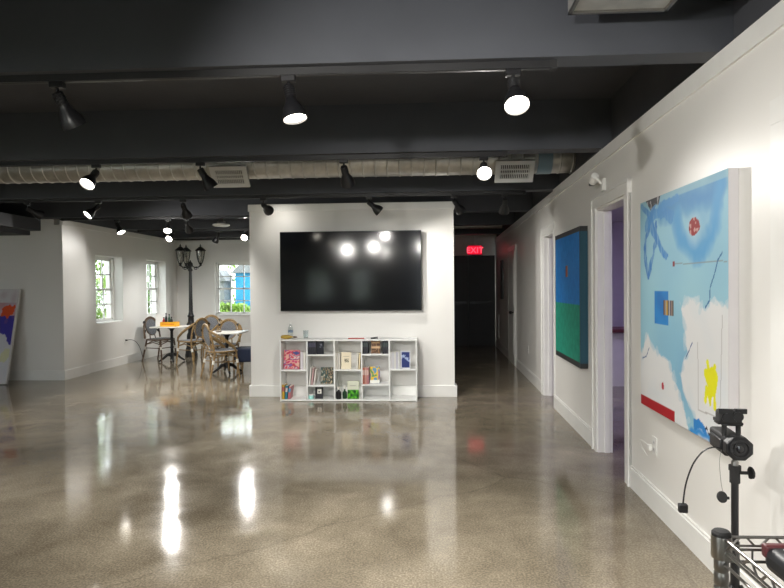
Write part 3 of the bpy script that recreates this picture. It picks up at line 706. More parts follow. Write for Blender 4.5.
# ------------------------------------------------------------------ paintings
LB = (.25, .50, .66); LB2 = (.19, .42, .62); MBL = (.055, .25, .55); WH = (.74, .75, .76)
LIM = [(-.1, .30), (.03, .26), (.08, .345), (.12, .365), (.18, .31), (.265, .29), (.398, .236), (.491, .172), (.55, .105), (.63, .017), (.64, -.1), (-.1, -.1)]
RIM = [(1.1, .50), (.97, .52), (.90, .56), (.80, .50), (.70, .53), (.63, .545), (.56, .50), (.60, .42), (.595, .375), (.62, .31), (.585, .28), (.54, .21), (.57, .15), (.63, .10), (.70, .04), (.74, -.1), (1.1, -.1)]
def big_art(u, v):
    a = nz2(u * 6, v * 7) * .03; b_ = nz2(u * 25, v * 25, 3) * .012
    U, V = u + a + b_, v + a - b_
    c = mixc(LB, LB2, .5 + nz2(u * 4, v * 5, 8) * 1.2)
    c = mixc(c, (.36, .60, .68), .5 + nz2(u * 2, v * 2, 5))
    # brushed darker field and arc at the top
    d = sd_line(U, V, [(.30, .93), (.56, .935), (.80, .93), (.93, .95)])
    if d < .075: c = mixc(MBL, c, (d / .075) ** 2 * .8 + .15)
    d = sd_line(U, V, [(.50, .87), (.55, .79), (.63, .745), (.70, .73), (.79, .735), (.85, .77), (.90, .83), (.925, .90), (.93, .97)])
    if d < .06: c = mixc((.10, .34, .63), c, (d / .06) ** 2)
    if v > .97: c = mixc(c, (.33, .55, .62), .6)
    f_ = sum(inpoly(U + q * nz2(u * 18, v * 18, 5), V + q * nz2(u * 18, v * 18, 15), P_) for q in (-.05, -.02, .02, .05) for P_ in (LIM, RIM)) / 4
    if f_:
        c = mixc(c, mixc(WH, (.60, .68, .74), .5 * max(0, nz2(u * 7, v * 7, 2))), f_ * 1.0)
    # pale halo beneath the red mark
    d = math.hypot((u - .69) / 1.1, v - .81)
    if d < .085: c = mixc((.42, .62, .72), c, d / .085)
    d = math.hypot((u - .69) / 1.5, v - .823)
    if d < .036 + .006 * nz2(u * 30, v * 30): c = (.28, .012, .018) if nz2(u * 45, v * 45, 1) < .3 else (.55, .28, .26)
    for pts, wd, cc in (([(.02, .98), (.10, .92), (.18, .86), (.27, .80), (.37, .715)], .021, (.05, .22, .55)),
                        ([(.21, .965), (.15, .90), (.09, .81), (.09, .73), (.125, .64)], .020, (.05, .20, .52)),
                        ([(.125, .64), (.18, .72), (.24, .80), (.23, .87)], .017, (.05, .20, .52)),
                        ([(.08, .87), (.19, .91), (.33, .915), (.45, .89)], .022, (.08, .28, .60)),
                        ([(.20, .91), (.35, .95), (.5, .95)], .02, (.09, .30, .62))):
        d = sd_line(U, V, pts)
        if d < wd: c = mixc(cc, c, .25 + .5 * nz2(u * 60, v * 20))
    if inpoly(U, V, [(.09, 1.01), (.305, 1.01), (.27, .965), (.20, .955), (.14, .925)]): c = (.07, .07, .08) if nz2(u * 40, v * 40) > -.25 else (.4, .4, .42)
    if .21 < u < .40 and .413 < v < .565: c = mixc((.02, .17, .50), (.03, .25, .62), .5 + nz2(u * 9, v * 9))
    if .33 < u < .462 and .458 < v < .525:
        k = int((u - .33) / .132 * 9); c = [(.05, .04, .04), (.25, .15, .08), (.30, .30, .30), (.60, .35, .02), (.05, .04, .05), (.45, .42, .40), (.10, .08, .12), (.30, .22, .18), (.08, .08, .08)][k % 9]
    if sd_line(u, v, [(.465, .682), (.99, .676)]) < .0022: c = (.25, .30, .33)
    if abs(u - .465) < .014 and abs(v - .685) < .011: c = (.25, .05, .06)
    if sd_line(u, v, [(.95, .707), (.914, .683), (.895, .65), (.881, .628), (.845, .582), (.84, .534), (.80, .505)]) < .004: c = (.05, .16, .35)
    if v < .045 and .0 < u < .475: c = (.40, .012, .02)
    if math.hypot((u - .322) * 1.2, v - .134) < .018 + .006 * nz2(u * 60, v * 60): c = (.45, .03, .05)
    if sd_line(u, v, [(.03, .23), (.09, .245), (.13, .29)]) < .003: c = (.08, .14, .3)
    if sd_line(u, v, [(.60, .29), (.63, .32), (.67, .36)]) < .003: c = (.08, .14, .3)
    if sd_line(u, v, [(.726, .365), (.732, .103), (.93, .108), (.95, .48)]) < .0025: c = (.45, .44, .44)
    d = math.hypot((u - .85) / .055, (v - .232) / .065) + nz2(u * 22, v * 22, 6) * .8
    d2 = min(sd_line(u, v, [(.81, .20), (.80, .15)]), sd_line(u, v, [(.88, .20), (.885, .14)]), sd_line(u, v, [(.83, .27), (.82, .30)]), sd_line(u, v, [(.87, .27), (.885, .29)]))
    if d < 1 or d2 < .012: c = (.80, .78, .01)
    d = sd_line(U, V, [(.66, .0), (.78, .012), (.92, .018), (1, .0)])
    if d < .022: c = mixc((.03, .25, .62), c, (d / .022) ** 2)
    if sd_line(U, V, [(.69, .028), (.76, .045), (.80, .03)]) < .018: c = (.03, .22, .58)
    if sd_line(u, v + .010 * math.sin(u * 130), [(.80, .04), (.97, .034)]) < .005: c = (.02, .02, .04)
    return c
pw, ph = 1.13, 1.265
o = empty('painting', wloc(3.85, 0, .645), WROT, 'large square light blue and white abstract painting with a yellow mark on the right wall', 'painting')
grid_art('painted_canvas', pw, ph, 200, 224, big_art, o, -.047)
MB().box(0, pw, -.046, -.002, 0, ph).build('canvas_sides', M_CANVAS, o, smooth=False)


def blue_art(u, v):
    t = nz2(u * 16, v * 16) * .5 + nz2(u * 40, v * 40, 4) * .4
    if .46 < u < .56 and .66 < v < .755:
        return (.50, .10, .05) if abs(u - .51) < .022 else (.12, .10, .10) if u < .5 else (.30, .28, .25)
    if v > .44 + nz2(u * 20, 1) * .006: return mixc((.004, .17, .58), (.015, .25, .70), .5 + t)
    return mixc((.006, .26, .18), (.02, .38, .26), .5 + t)
o = empty('painting', wloc(6.43, 0, .655), WROT, 'blue over green painting with dark border on the wall between the doorways', 'painting')
grid_art('painted_canvas', 1.05, 1.17, 130, 140, blue_art, o, -.0705, .02, .05)
MB().box(0, 1.09, -.07, -.002, 0, 1.265).build('frame_border', M_FRAME, o, smooth=False)
MB().box(1.085, 1.093, -.0702, -.002, .045, 1.22).build('painted_side', M_TEAL, o, smooth=False)

def lean_art(u, v):
    t = nz2(u * 5, v * 5)
    if v > .86: return mixc((.68, .66, .68), (.55, .45, .5), max(0, nz2(u * 9, v * 9)))
    t2 = nz2(u * 22, v * 14, 3)
    if math.hypot((u - .88) * 1.0, (v - .77) * 1.4) + t * .08 + t2 * .05 < .09: return (.72, .10, .03)
    if .72 < v < .86: return mixc((.55, .50, .62), (.62, .30, .30), .5 + t)
    if u > .62 + (.72 - v) * .95 + .02 + t * .1 + t2 * .04 and v > .40: return (.06, .05, .35) if nz2(u * 12, v * 12) > -.3 else (.12, .07, .30)
    if v < .38 and math.hypot(u - .93, v - .30) + t * .1 + t2 * .06 < .06: return (.66, .66, .45)
    return mixc((.70, .70, .72), (.60, .60, .66), .5 + t)
LA = math.atan2(.33, 1.40)
o = empty('painting', (-6.14, 8.36, 0.0), 0, 'abstract canvas with orange and violet blots leaning on the grey wall at the left edge', 'painting')
o.rotation_euler.x = -LA
grid_art('painted_canvas', 1.0, 1.40, 90, 126, lean_art, o, -.0012, -1.02, .03)
MB().box(-1.04, 0, 0, .035, .012, 1.45).build('canvas_frame', M_CANVAS, o, smooth=False)

# ------------------------------------------------------------------ small wall items
def plate(name, loc, rz, label, m=M_TRIM):
    r = empty(name, loc, rz, label, 'outlet')
    MB().box(-.036, .036, -.006, 0, -.058, .058).build('cover_plate', m, r, bev=.002)
    b = MB()
    for z in (-.022, .022):
        b.box(-.016, .016, -.008, -.006, z - .014, z + .014)
    b.build('socket', M_VENT, r, bev=.001)
    b = MB()
    for z in (-.022, .022): b.box(-.007, -.005, -.0085, -.008, z - .004, z + .006).box(.005, .007, -.0085, -.008, z - .004, z + .006)
    b.build('slots', M_DARK, r, smooth=False)
    return r
plate('wall_outlet', wloc(3.74, .0, .40), WROT, 'white wall outlet below the large light blue painting')
plate('wall_outlet', wloc(8.93, -.02, .44), WROT, 'white wall outlet low on the hallway wall past the second doorway')
plate('wall_outlet', (XL, 10.72, .43), R(90), 'white wall outlet on the left window wall')
o = empty('power_adapter', wloc(3.79, .004, .385), WROT, 'white plug with a looped white cord in the outlet below the large painting', 'plug')
MB().box(.02, .055, -.036, -.012, -.012, .022).build('plug_body', M_TRIM, o, bev=.003)
pts = [(.03 - .10 * math.sin(t * PI * 1.0) - .02 * t, -.03 - .02 * math.sin(t * 6), .015 - .07 * t + .03 * math.sin(t * 2 * PI)) for t in [k / 20 for k in range(21)]]
MB().tube(pts, .003, 6).build('cord', M_TRIM, o)
o = empty('extension_cable', (XL + .012, 10.72, .44), 0, 'dark cable drooping from the left wall outlet toward the rattan chair', 'cable')
MB().box(-.002, .03, -.015, .015, -.012, .012).build('plug', M_BLK, o, bev=.003)
pts = [(.03 + .05 * math.sin(t * PI), .62 * t, .03 * math.sin(t * PI * 1.3) - .43 * t ** 1.7) for t in [k / 24 for k in range(25)]]
MB().tube(pts, .0045, 6).build('cord', M_BLK, o)
o = empty('wall_camera', wloc(4.80, 0, 2.2), WROT, 'small white security camera with a black stripe high beside the first doorway', 'camera')
MB().box(-.03, .03, -.03, 0, -.06, .04).build('base', M_TRIM, o, bev=.006)
MB().cyl((0, -.03, .0), (0, -.07, .05), .012).build('arm', M_TRIM, o)
MB().lathe([(0, 0), (.03, .004), (.034, .03), (.034, .085), (.03, .09)], 20, Matrix.Translation((.0, -.075, .065)) @ Matrix.Rotation(R(-115), 4, 'Y')).build('body', M_TRIM, o)
MB().box(-.11, -.095, -.10, -.055, .0, .045).build('lens_face', M_BLK, o, bev=.004)
# things further down the hallway wall
o = empty('framed_picture', wloc(12.55, -.02, 1.12), WROT, 'dark framed picture on the dim hallway wall beyond the white door', 'picture')
MB().box(0, .38, -.025, 0, 0, .80).build('frame', M_BLK, o, bev=.003)
MB().box(.03, .35, -.027, -.025, .03, .77).build('picture', mat('dark_print', (.03, .03, .035), .3), o, smooth=False)
o = empty('wall_panel', wloc(13.1, -.02, .26), WROT, 'narrow pale vertical panel low at the end of the hallway', 'panel')
MB().box(0, .10, -.02, 0, 0, .5).build('panel', M_TRIM, o, bev=.003)
MB().box(.02, .08, -.023, -.02, .04, .46).build('inset', M_VENT, o, smooth=False)

# exit sign
o = empty('exit_sign', (1.175, 13.35, 2.09), 0, 'glowing red EXIT sign hanging at the end of the dark hallway', 'sign')
MB().box(-.16, .16, 0, .045, 0, .22).build('housing', mat('sign_housing', (.35, .02, .03), .5), o, bev=.004)
MB().box(-.15, .15, -.003, 0, .012, .208).build('face', mat('sign_face', (.5, .01, .03), .5, emit=(1, .01, .05), estr=.45), o, smooth=False)
MB().cyl((0, .022, .22), (0, .022, .78), .012).cyl((0, .022, .22), (0, .022, .25), .04).build('hanger', M_TRIM, o)
cu = bpy.data.curves.new('letters', 'FONT'); cu.body = 'EXIT'; cu.size = .175; cu.align_x = 'CENTER'; cu.extrude = .0015; cu.offset = .003; cu.space_character = 1.08
to = bpy.data.objects.new('letters_tmp', cu); COL.objects.link(to); bpy.context.view_layer.update()
me = bpy.data.meshes.new_from_object(to.evaluated_get(bpy.context.evaluated_depsgraph_get())); COL.objects.unlink(to); bpy.data.objects.remove(to)
me.materials.clear(); me.materials.append(mat('sign_letters', (1, .3, .3), .5, emit=(1, .06, .10), estr=1.3))
lt = bpy.data.objects.new('letters', me); COL.objects.link(lt); lt.parent = o; lt.location = (0, -.006, .048); lt.rotation_euler = (PI / 2, 0, 0)

# ------------------------------------------------------------------ street lamp indoors
sl = empty('street_lamp', (-4.73, 11.8, 0), 0, 'tall black three-lantern street lamp standing in the cafe corner', 'lamp')
MB().lathe([(.125, 0), (.125, .05), (.115, .07), (.11, .16), (.095, .20), (.085, .45), (.06, .50), (.06, .56), (.085, .60), (.09, .66), (.06, .72), (.055, .80), (.07, .83), (.05, .87), (.043, .92)], 24).build('base', M_IRON, sl)
b = MB()
b.lathe([(.042, .90), (.034, 1.4), (.029, 1.74), (.045, 1.76), (.045, 1.78), (.03, 1.8), (.03, 1.84), (.055, 1.86), (.05, 1.90), (.02, 1.94), (0, 1.98)], 20, cap=False)
b.build('pole', M_IRON, sl)
for a, rad in ((R(4), .21), (R(212), .19), (R(135), .20)):
    dx, dy = math.cos(a), math.sin(a)
    b = MB(); pts = []
    for k in range(15):
        t_ = k / 14; r_ = .03 + (rad - .03) * t_; pts.append((dx * r_, dy * r_, 1.855 - .035 * math.sin(t_ * PI)))
    b.tube(pts, .011, 8)
    sp = [(dx * (rad * .55 + .05 * (1 - q / 16) * math.cos(q * .7)), dy * (rad * .55 + .05 * (1 - q / 16) * math.cos(q * .7)), 1.80 + .04 * (1 - q / 16) * math.sin(q * .7)) for q in range(14)]
    b.tube(sp, .007, 6); b.build('arm', M_IRON, sl)
    M = Matrix.Translation((dx * rad, dy * rad, 1.85)) @ Matrix.Scale(.62, 4)
    ln = MB().lathe([(.012, 0), (.05, .02), (.03, .05), (.055, .08), (.062, .10), (.05, .105)], 20, M).lathe([(.175, .50), (.172, .515), (.12, .565), (.075, .60), (.05, .625), (.018, .64), (.028, .665), (.012, .69), (.014, .70), (0, .735)], 20, M, cap=False).lathe([(.175, .50), (.14, .495)], 20, M, cap=False)
    for k in range(6):
        an = k * PI / 3; ln.tube([tuple(M @ Vector((math.cos(an) * q, math.sin(an) * q, z_))) for q, z_ in ((.055, .10), (.085, .16), (.115, .28), (.135, .42), (.145, .50))], .006, 5)
    lo = ln.build('lantern', M_IRON, sl)
    MB().lathe([(.052, .105), (.082, .165), (.111, .28), (.131, .42), (.14, .495)], 20, M, cap=False).build('lantern_glass', M_LANT, lo)
    MB().lathe([(.012, .11), (.02, .18), (.03, .25), (.02, .30), (0, .31)], 12, M, cap=False).build('candle_bulb', M_BIND, lo)

# ------------------------------------------------------------------ cafe chairs
def make_chair(arms, fm):
    r = empty('bistro_chair')
    def rsq(w, d, n=32, e=4):
        return [(w * math.copysign(abs(math.cos(2 * PI * i / n)) ** (2 / e), math.cos(2 * PI * i / n)), d * math.copysign(abs(math.sin(2 * PI * i / n)) ** (2 / e), math.sin(2 * PI * i / n))) for i in range(n)]
    ring = rsq(.215, .205); b = MB(); n = len(ring)
    b.add([(x, y, .415) for x, y in ring] + [(x, y, .432) for x, y in ring] + [(x * .85, y * .85, .428) for x, y in ring], [tuple(range(n - 1, -1, -1)), tuple(range(2 * n, 3 * n))] + [(i, (i + 1) % n, (i + 1) % n + n, i + n) for i in range(n)] + [(i + n, (i + 1) % n + n, (i + 1) % n + 2 * n, i + 2 * n) for i in range(n)])
    b.build('seat', M_WEAVE, r)
    MB().tube([(x, y, .418) for x, y in ring], .014, 8, True).build('seat_frame', fm, r)
    # hoop back
    def hp(t_, k=1.0):        # t 0..1 over the arch
        a = PI * t_; x = .20 * k * math.cos(a); z = .44 + .40 * max(0, math.sin(a)) ** .62 * k + (1 - k) * .22
        return (x, -.19 - .16 * (z - .43), z)
    b = MB().tube([hp(i / 28) for i in range(29)], .017, 8)
    b.build('back_hoop', fm, r)
    # woven oval panel
    ov = [(.135 * math.cos(2 * PI * i / 32), .155 * math.sin(2 * PI * i / 32)) for i in range(32)]
    b = MB(); y_ = lambda z: -.19 - .16 * (z - .43)
    F = [(x, y_(.655 + z) + .012 - .4 * x * x, .655 + z) for x, z in ov]; Bk = [(x, y - .012, z) for x, y, z in F]
    b.add(F + Bk, [tuple(range(32)), tuple(range(63, 31, -1))] + [(i, i + 32, (i + 1) % 32 + 32, (i + 1) % 32) for i in range(32)])
    pn = b.build('back_panel', M_WEAVE, r)
    MB().tube([(x * 1.03, y_(.655 + z * 1.03) + .004 - .4 * x * x, .655 + z * 1.03) for x, z in ov], .011, 6, True).build('panel_rim', fm, pn)
    # struts between hoop and panel
    b = MB()
    for sx in (-1, 1):
        b.tube([(sx * .135, y_(.66), .66), (sx * .178, y_(.66), .665)], .012, 6)
        b.tube([(sx * .06, y_(.52), .515), (sx * .07, y_(.45) + .01, .43)], .010, 6)
    b.build('back_strut', fm, r)
    if arms:
        for sx in (-1, 1):
            b = MB().tube([(sx * .165, -.255, .76), (sx * .205, -.225, .725), (sx * .25, -.13, .655), (sx * .262, -.02, .585), (sx * .255, .09, .50), (sx * .225, .15, .42)], [.014, .02, .023, .023, .020, .014], 8)
            b.build('armrest', fm, r)
    for sx in (-1, 1):
        for sy in (-1, 1):
            tp = (sx * .18, sy * .165, .415); ft = (sx * .205, sy * .20 + (-.06 if sy < 0 else .01), 0)
            lg = MB().tube([tp, tuple((tp[i] + ft[i]) / 2 for i in range(3)), ft], [.016, .015, .013], 8).build('leg', fm, r)
            b = MB(); P = [Vector(tp).lerp(Vector(ft), q) for q in (.30, .44)]; b.cyl(P[0], P[1], .0195); b.build('binding', M_BIND, lg)
    b = MB()
    for sx in (-1, 1):
        b.tube([(sx * .185, .17, .33), (sx * .19, 0, .37), (sx * .187, -.18, .33)], .010, 6)
        b.tube([(sx * .18, sx * 0 + .165, .26), (0, .0, .235), (-sx * .18, -.19, .26)], .009, 6)
    b.tube([(-.185, .172, .33), (0, .175, .38), (.185, .172, .33)], .010, 6); b.tube([(-.185, -.185, .33), (0, -.185, .38), (.185, -.185, .33)], .010, 6)
    b.build('stretcher', fm, r)
    b = MB()
    for sx in (-1, 1): b.cyl((sx * .172, y_(.62), .60), (sx * .188, y_(.57), .555), .0225)
    for sx in (-1, 1): b.cyl((sx * .17, y_(.73) , .73), (sx * .155, y_(.77), .765), .024)
    b.build('back_binding', M_BLKM, r)
    return r
ch = make_chair(True, M_RATTAN)
chairs = [((-3.16, 9.08), -50, 'tan rattan bistro armchair with its back to the camera, beside the right cafe table'),
          ((-3.42, 10.02), 183, 'tan rattan bistro armchair facing the camera behind the right cafe table'),
          ((-4.30, 10.80), 62, 'tan rattan bistro armchair at the right of the left cafe table'),
          ((-4.22, 11.62), 205, 'tan rattan bistro chair half hidden behind another, near the street lamp')]
for i, (p, rz, lb) in enumerate(chairs):
    c = ch if i == 0 else copy_tree(ch)
    c.location = (*p, 0); c.rotation_euler.z = R(rz); tag(c, lb, 'chair', 'bistro chairs')
c = make_chair(False, M_RATTD); c.location = (-5.08, 11.16, 0); c.rotation_euler.z = R(-108)
tag(c, 'dark framed bistro side chair at the left end of the left cafe table', 'chair', 'bistro chairs')

# cafe tables
def table(x, y, hw_, hd, label, rot=0):
    r = empty('cafe_table', (x, y, 0), rot, label, 'table', 'cafe tables')
    MB().box(-hw_, hw_, -hd, hd, .655, .68).build('tabletop', M_MARBLE, r, bev=.006)
    MB().lathe([(.05, .10), (.045, .14), (.028, .17), (.026, .25), (.034, .27), (.026, .29), (.026, .58), (.04, .61), (.06, .635), (.0, .64)], 18, cap=False).box(-.14, .14, -.02, .02, .637, .655).box(-.02, .02, -.14, .14, .637, .655).build('column', M_IRON, r)
    for k in range(4):
        a = k * PI / 2 + .5; dx, dy = math.cos(a), math.sin(a)
        MB().tube([(dx * .03, dy * .03, .14), (dx * .09, dy * .09, .125), (dx * .15, dy * .15, .07), (dx * .20, dy * .20, .035), (dx * .235, dy * .235, .016)], [.032, .028, .02, .018, .016], 8).build('foot', M_IRON, r)
    return r
table(-3.225, 9.53, .285, .26, 'white topped cafe table with black iron base, nearer the television wall')
table(-4.80, 11.03, .31, .27, 'white topped cafe table with black iron base holding a yellow box')
o = empty('ashtray', (-3.33, 9.45, .68), 0, 'small brown dish on the right cafe table', 'dish')
MB().lathe([(.04, 0), (.05, .015), (.045, .015), (.036, .005), (0, .005)], 18, cap=False).build('dish', M_RATTD, o)
o = empty('box', (-4.80, 10.95, .68), 0, 'bright yellow tray box on the left cafe table', 'box')
MB().box(-.15, .15, -.09, .09, 0, .012).box(-.15, .15, -.09, -.082, .012, .085).box(-.15, .15, .082, .09, .012, .085).box(-.15, -.142, -.082, .082, .012, .085).box(.142, .15, -.082, .082, .012, .085).build('tray', M_YEL, o, smooth=False)
MB().box(-.12, .12, -.0905, -.09, .035, .055).build('printed_stripe', mat('orange', (.75, .22, .01), .5), o, smooth=False)
for k, (x, h, m, nm) in enumerate(((-.075, .16, M_RED, 'red sauce bottle in the yellow box'), (-.03, .24, M_BLK, 'black bottle left of centre in the yellow box'), (.03, .22, mat('dkgreen2', (.02, .06, .03), .3), 'dark green bottle in the yellow box'), (.075, .17, M_BLK, 'short black bottle at the right in the yellow box'))):
    q = empty('condiment_bottle', (-4.84 + x, 10.95, .692), 0, nm, 'bottle', 'condiment bottles')
    MB().lathe([(.022, 0), (.024, .01), (.024, h * .6), (.011, h * .78), (.010, h * .9)], 14).build('body', m, q)
    MB().lathe([(.013, h * .9), (.013, h), (0, h)], 12, cap=False).build('cap', M_BLKM, q)
o = empty('menu_board', (-5.02, 11.02, .68), R(8), 'upright white card standing at the left end of the left cafe table', 'card')
MB().box(-.085, .085, -.008, .008, .0, .23, Matrix.Rotation(R(-6), 4, 'X')).build('card', M_TRIM, o, smooth=False)
MB().box(-.07, .07, -.03, .03, 0, .008).build('foot', M_TRIM, o, smooth=False)

# navy stool
o = empty('stool', (-2.85, 9.55, 0), R(3), 'navy blue upholstered stool with tapered wooden legs half hidden by the television wall', 'stool')
MB().box(-.215, .215, -.20, .20, .20, .42).build('cushion', M_NAVY, o, bev=.02, seg=3)
for sx in (-1, 1):
    for sy in (-1, 1):
        MB().cyl((sx * .15, sy * .14, .2), (sx * .17, sy * .165, 0), .02, .012).build('leg', M_OAK, o)

# ------------------------------------------------------------------ camcorder on its stand
st = empty('camera_stand', (1.128, 2.2, 0), 0, 'slim black camera stand by the right wall', 'stand')
MB().cyl((0, 0, .10), (0, 0, .46), .0155).build('lower_tube', M_BLK, st)
MB().cyl((0, 0, .44), (0, 0, .69), .0125).build('upper_tube', M_BLK, st)
MB().cyl((0, 0, .675), (0, 0, .73), .0175).cyl((0, 0, .72), (0, 0, .738), .0205).build('collar', M_BLKM, st)
kb = MB().cyl((.015, -.01, .714), (.045, -.012, .714), .006).build('tightening_knob', M_BLKM, st)
MB().lathe([(.010, 0), (.021, .003), (.021, .010), (.008, .014)], 10, Matrix.Translation((.045, -.012, .714)) @ Matrix.Rotation(PI / 2, 4, 'Y')).box(.045, .053, -.018, -.006, .694, .736).build('knob_grip', M_BLKM, kb)
MB().lathe([(.012, .738), (.012, .752), (.008, .758), (.008, .772)], 16).cyl((0, 0, .770), (0, 0, .779), .017).build('spigot', M_CHR, st)
for k in range(3):
    a = R(90 + 120 * k); dx, dy = math.cos(a), math.sin(a)
    lg = MB().cyl((dx * .016, dy * .016, .30), (dx * .21, dy * .21, .014), .009).build('leg', M_BLK, st)
    MB().cyl((dx * .205, dy * .205, .0), (dx * .205, dy * .205, .03), .013).build('rubber_foot', M_BLKM, lg)
vc = empty('camcorder', (1.114, 2.2, .779), R(-8), 'black video camcorder with top handle unit mounted on the slim stand', 'camcorder')
MB().box(-.045, .040, -.05, .16, .0, .095).build('body', M_BLKM, vc, bev=.014, seg=3)
def octo(r_, y0, y1, mb, cx_=0, cz=.055, sx=1.0):
    P = [(cx_ + sx * r_ * math.cos(R(22.5 + 45 * k)), cz + r_ * math.sin(R(22.5 + 45 * k))) for k in range(8)]; return mb.prism(P, y0, y1)
h = MB(); octo(.058, -.095, -.05, h, .005, .05, 1.05); hd = h.build('lens_hood', M_BLK, vc, bev=.004)
MB().lathe([(.040, 0), (.044, .004), (.044, .012), (.036, .012), (.032, .003), (.027, .003), (.026, .009), (.018, .009), (.016, .004)], 28, Matrix.Translation((.005, -.095, .05)) @ Matrix.Rotation(PI / 2, 4, 'X')).build('lens_ring', mat('lens_ring', (.03, .03, .032), .25), hd)
MB().lathe([(.026, 0), (.018, .004), (0, .006)], 24, Matrix.Translation((.005, -.0975, .05)) @ Matrix.Rotation(PI / 2, 4, 'X'), cap=False).build('lens_glass', mat('lens_glass', (.004, .004, .007), .04, spec=.9), hd)
MB().box(-.056, -.042, -.03, .12, .02, .075).build('side_panel', M_BLK, vc, bev=.006)
MB().cyl((-.035, -.02, .09), (-.035, -.02, .15), .011).cyl((.028, -.01, .09), (.028, -.01, .15), .011).box(-.045, .04, -.03, .10, .138, .152).build('handle', M_BLKM, vc)
t_ = MB().box(-.066, .032, -.055, .01, .15, .212).build('audio_unit', M_BLKM, vc, bev=.012, seg=3)
MB().box(-.070, .036, -.05, .008, .148, .158).cyl((-.04, -.06, .185), (-.04, -.05, .185), .018).cyl((.012, -.062, .188), (.012, -.05, .188), .022).box(-.07, -.01, -.058, -.05, .203, .222).box(.0, .05, -.055, -.04, .20, .222).build('connectors', M_BLK, t_)
pts = [(-.05, -.03, .03), (-.085, -.035, .038), (-.13, -.04, .02), (-.17, -.045, -.03), (-.195, -.05, -.085), (-.212, -.05, -.15), (-.222, -.05, -.232)]
def smoothp(P, n=5):
    o_ = []
    P = [Vector(p) for p in P]
    for i in range(len(P) - 1):
        a = P[max(i - 1, 0)]; b_ = P[i]; c_ = P[i + 1]; d_ = P[min(i + 2, len(P) - 1)]
        for k in range(n):
            t = k / n; o_.append(.5 * ((2 * b_) + (c_ - a) * t + (2 * a - 5 * b_ + 4 * c_ - d_) * t * t + (3 * b_ - a - 3 * c_ + d_) * t ** 3))
    return o_ + [P[-1]]
ga = MB().tube(smoothp(pts), .0038, 8).build('gooseneck', M_BLK, vc)
MB().box(-.242, -.202, -.065, -.035, -.268, -.228).build('light_head', M_BLK, ga, bev=.005)
MB().tube(smoothp([(-.05, -.03, .03), (-.06, -.035, -.03), (-.055, -.038, -.12), (-.048, -.04, -.165)]), .0012, 6).build('tether_cord', M_CHR, vc)
cp = MB().lathe([(.0, 0), (.024, .001), (.026, .004), (.026, .009), (.022, .012), (0, .012)], 28, Matrix.Translation((-.055, -.04, -.190)) @ Matrix.Rotation(R(70), 4, 'X') @ Matrix.Rotation(R(20), 4, 'Y'), cap=False).build('lens_cap', M_BLKM, vc)
MB().box(-.037, -.020, -.045, -.035, -.199, -.187).build('cap_clip', M_BLKM, cp, bev=.002)

vc.scale = (.78, .78, .78)
# ------------------------------------------------------------------ chrome wire shelf
wr = empty('wire_cart', (.54, 1.1, 0), 0, 'chrome wire shelving cart at the lower right corner', 'cart')
LX, LY = .74, .62
for (x, y) in ((0, 0), (LX, 0), (0, -LY), (LX, -LY)):
    pf = [(.0127, .03)]; z = .06
    while z < .93: pf += [(.0127, z), (.0115, z + .002), (.0115, z + .004), (.0127, z + .006)]; z += .0254
    po = MB().lathe(pf + [(.0127, .94)], 18, Matrix.Translation((x, y, 0))).build('post', M_CHR, wr)
    MB().lathe([(.0165, .90), (.0175, .905), (.0175, .935), (.0165, .941)], 20, Matrix.Translation((x, y, 0))).build('collar', mat('dull_chrome', (.40, .39, .37), .3, 1), po)
    MB().lathe([(.0165, .941), (.0165, .946), (.013, .950), (0, .951)], 20, Matrix.Translation((x, y, 0)), cap=False).build('post_cap', M_BLKM, po)
    MB().lathe([(.018, .0), (.02, .01), (.012, .035)], 14, Matrix.Translation((x, y, 0))).build('foot', M_BLKM, po)
ZS = .893
def truss(mb, p0, p1, zt_=.938, zb=.922, step=.05):
    p0 = Vector(p0); p1 = Vector(p1); d = p1 - p0; L_ = d.length; d.normalize()
    mb.tube([p0 + Vector((0, 0, zt_)), p1 + Vector((0, 0, zt_))], .0030, 8)
    mb.tube([p0 + Vector((0, 0, zb)), p1 + Vector((0, 0, zb))], .0022, 8)
    mb.tube([p0 + Vector((0, 0, zb - .007)), p1 + Vector((0, 0, zb - .007))], .0026, 8)
    mb.tube([p0 + Vector((0, 0, ZS)), p1 + Vector((0, 0, ZS))], .0028, 8)
    n = int(L_ / step); pts = []
    for i in range(n):
        a = L_ * i / n; h_ = L_ / n
        for q, zz in ((.0, zb), (.12, zb), (.42, zt_), (.62, zt_), (.92, zb)): pts.append(p0 + d * (a + q * h_) + Vector((0, 0, zz)))
    mb.tube(pts, .0022, 6)
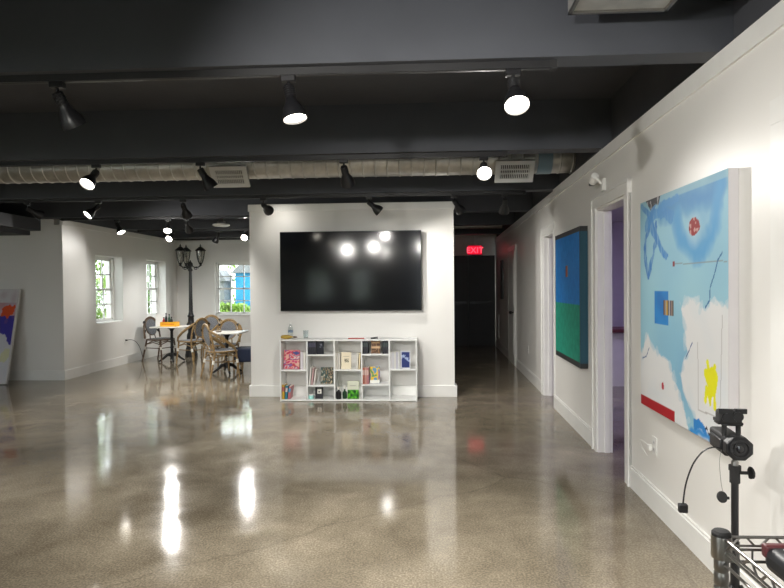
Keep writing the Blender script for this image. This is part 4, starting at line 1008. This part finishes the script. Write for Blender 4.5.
for nm, p0, p1 in (('back', (.012, .0, 0), (LX - .012, 0, 0)), ('front', (.012, -LY, 0), (LX - .012, -LY, 0)), ('l', (0, -.012, 0), (0, -LY + .012, 0)), ('r', (LX, -.012, 0), (LX, -LY + .012, 0))):
    b = MB(); truss(b, p0, p1); b.build('rail', M_CHR, wr)
b = MB()
for k in range(1, 27): x = LX * k / 27; b.tube([(x, 0, ZS + .022), (x, 0, ZS - .002), (x, -LY, ZS - .002), (x, -LY, ZS + .022)], .0019, 6)
for y in (-.15, -.31, -.46): b.tube([(0, y, ZS - .006), (LX, y, ZS - .006)], .003, 6)
o = b.build('shelf_wires', M_CHR, wr)
for zz in (.50, .15):
    b = MB()
    for (x0, y0, x1, y1) in ((0, 0, LX, 0), (0, -LY, LX, -LY), (0, 0, 0, -LY), (LX, 0, LX, -LY)): b.tube([(x0, y0, zz), (x1, y1, zz)], .003, 6)
    for k in range(1, 27): x = LX * k / 27; b.tube([(x, 0, zz), (x, -LY, zz)], .0018, 6)
    b.build('lower_shelf', M_CHR, wr)
kb = empty('keyboard', (.598, 1.075, ZS + .0005), R(0), 'black electronic keyboard with silver strips and dark red rim lying on the wire cart', 'keyboard')
MB().box(0, .36, -.52, 0, 0, .042).build('case', mat('kb_black', (.022, .024, .028), .45), kb, bev=.014, seg=3)
MB().box(-.001, .354, -.014, .003, .022, .0455).build('red_rim', M_REDTOP, kb, bev=.004)
b = MB()
b.box(.024, .042, -.49, -.022, .042, .0440).box(.052, .056, -.49, -.022, .042, .0437)
b.build('silver_strip', M_SILV, kb, smooth=False)
b = MB()
for k in range(14): b.box(.07, .12, -.03 - k * .033 - .024, -.03 - k * .033, .042, .047)
b.build('buttons', M_SILV, kb, bev=.002)
tag(kb.children[0], 'matte black case'); 

# ------------------------------------------------------------------ world
wd = bpy.data.worlds.new('world'); sc.world = wd; wd.use_nodes = True
bg = wd.node_tree.nodes['Background']
bg.inputs['Color'].default_value = (.92, .96, 1.0, 1); bg.inputs['Strength'].default_value = 4.0
sc.cycles.use_denoising = True
sc.cycles.sample_clamp_indirect = 8
sc.cycles.max_bounces = 10; sc.cycles.diffuse_bounces = 6; sc.cycles.glossy_bounces = 4; sc.cycles.transparent_max_bounces = 12
sc.cycles.caustics_reflective = False; sc.cycles.caustics_refractive = False
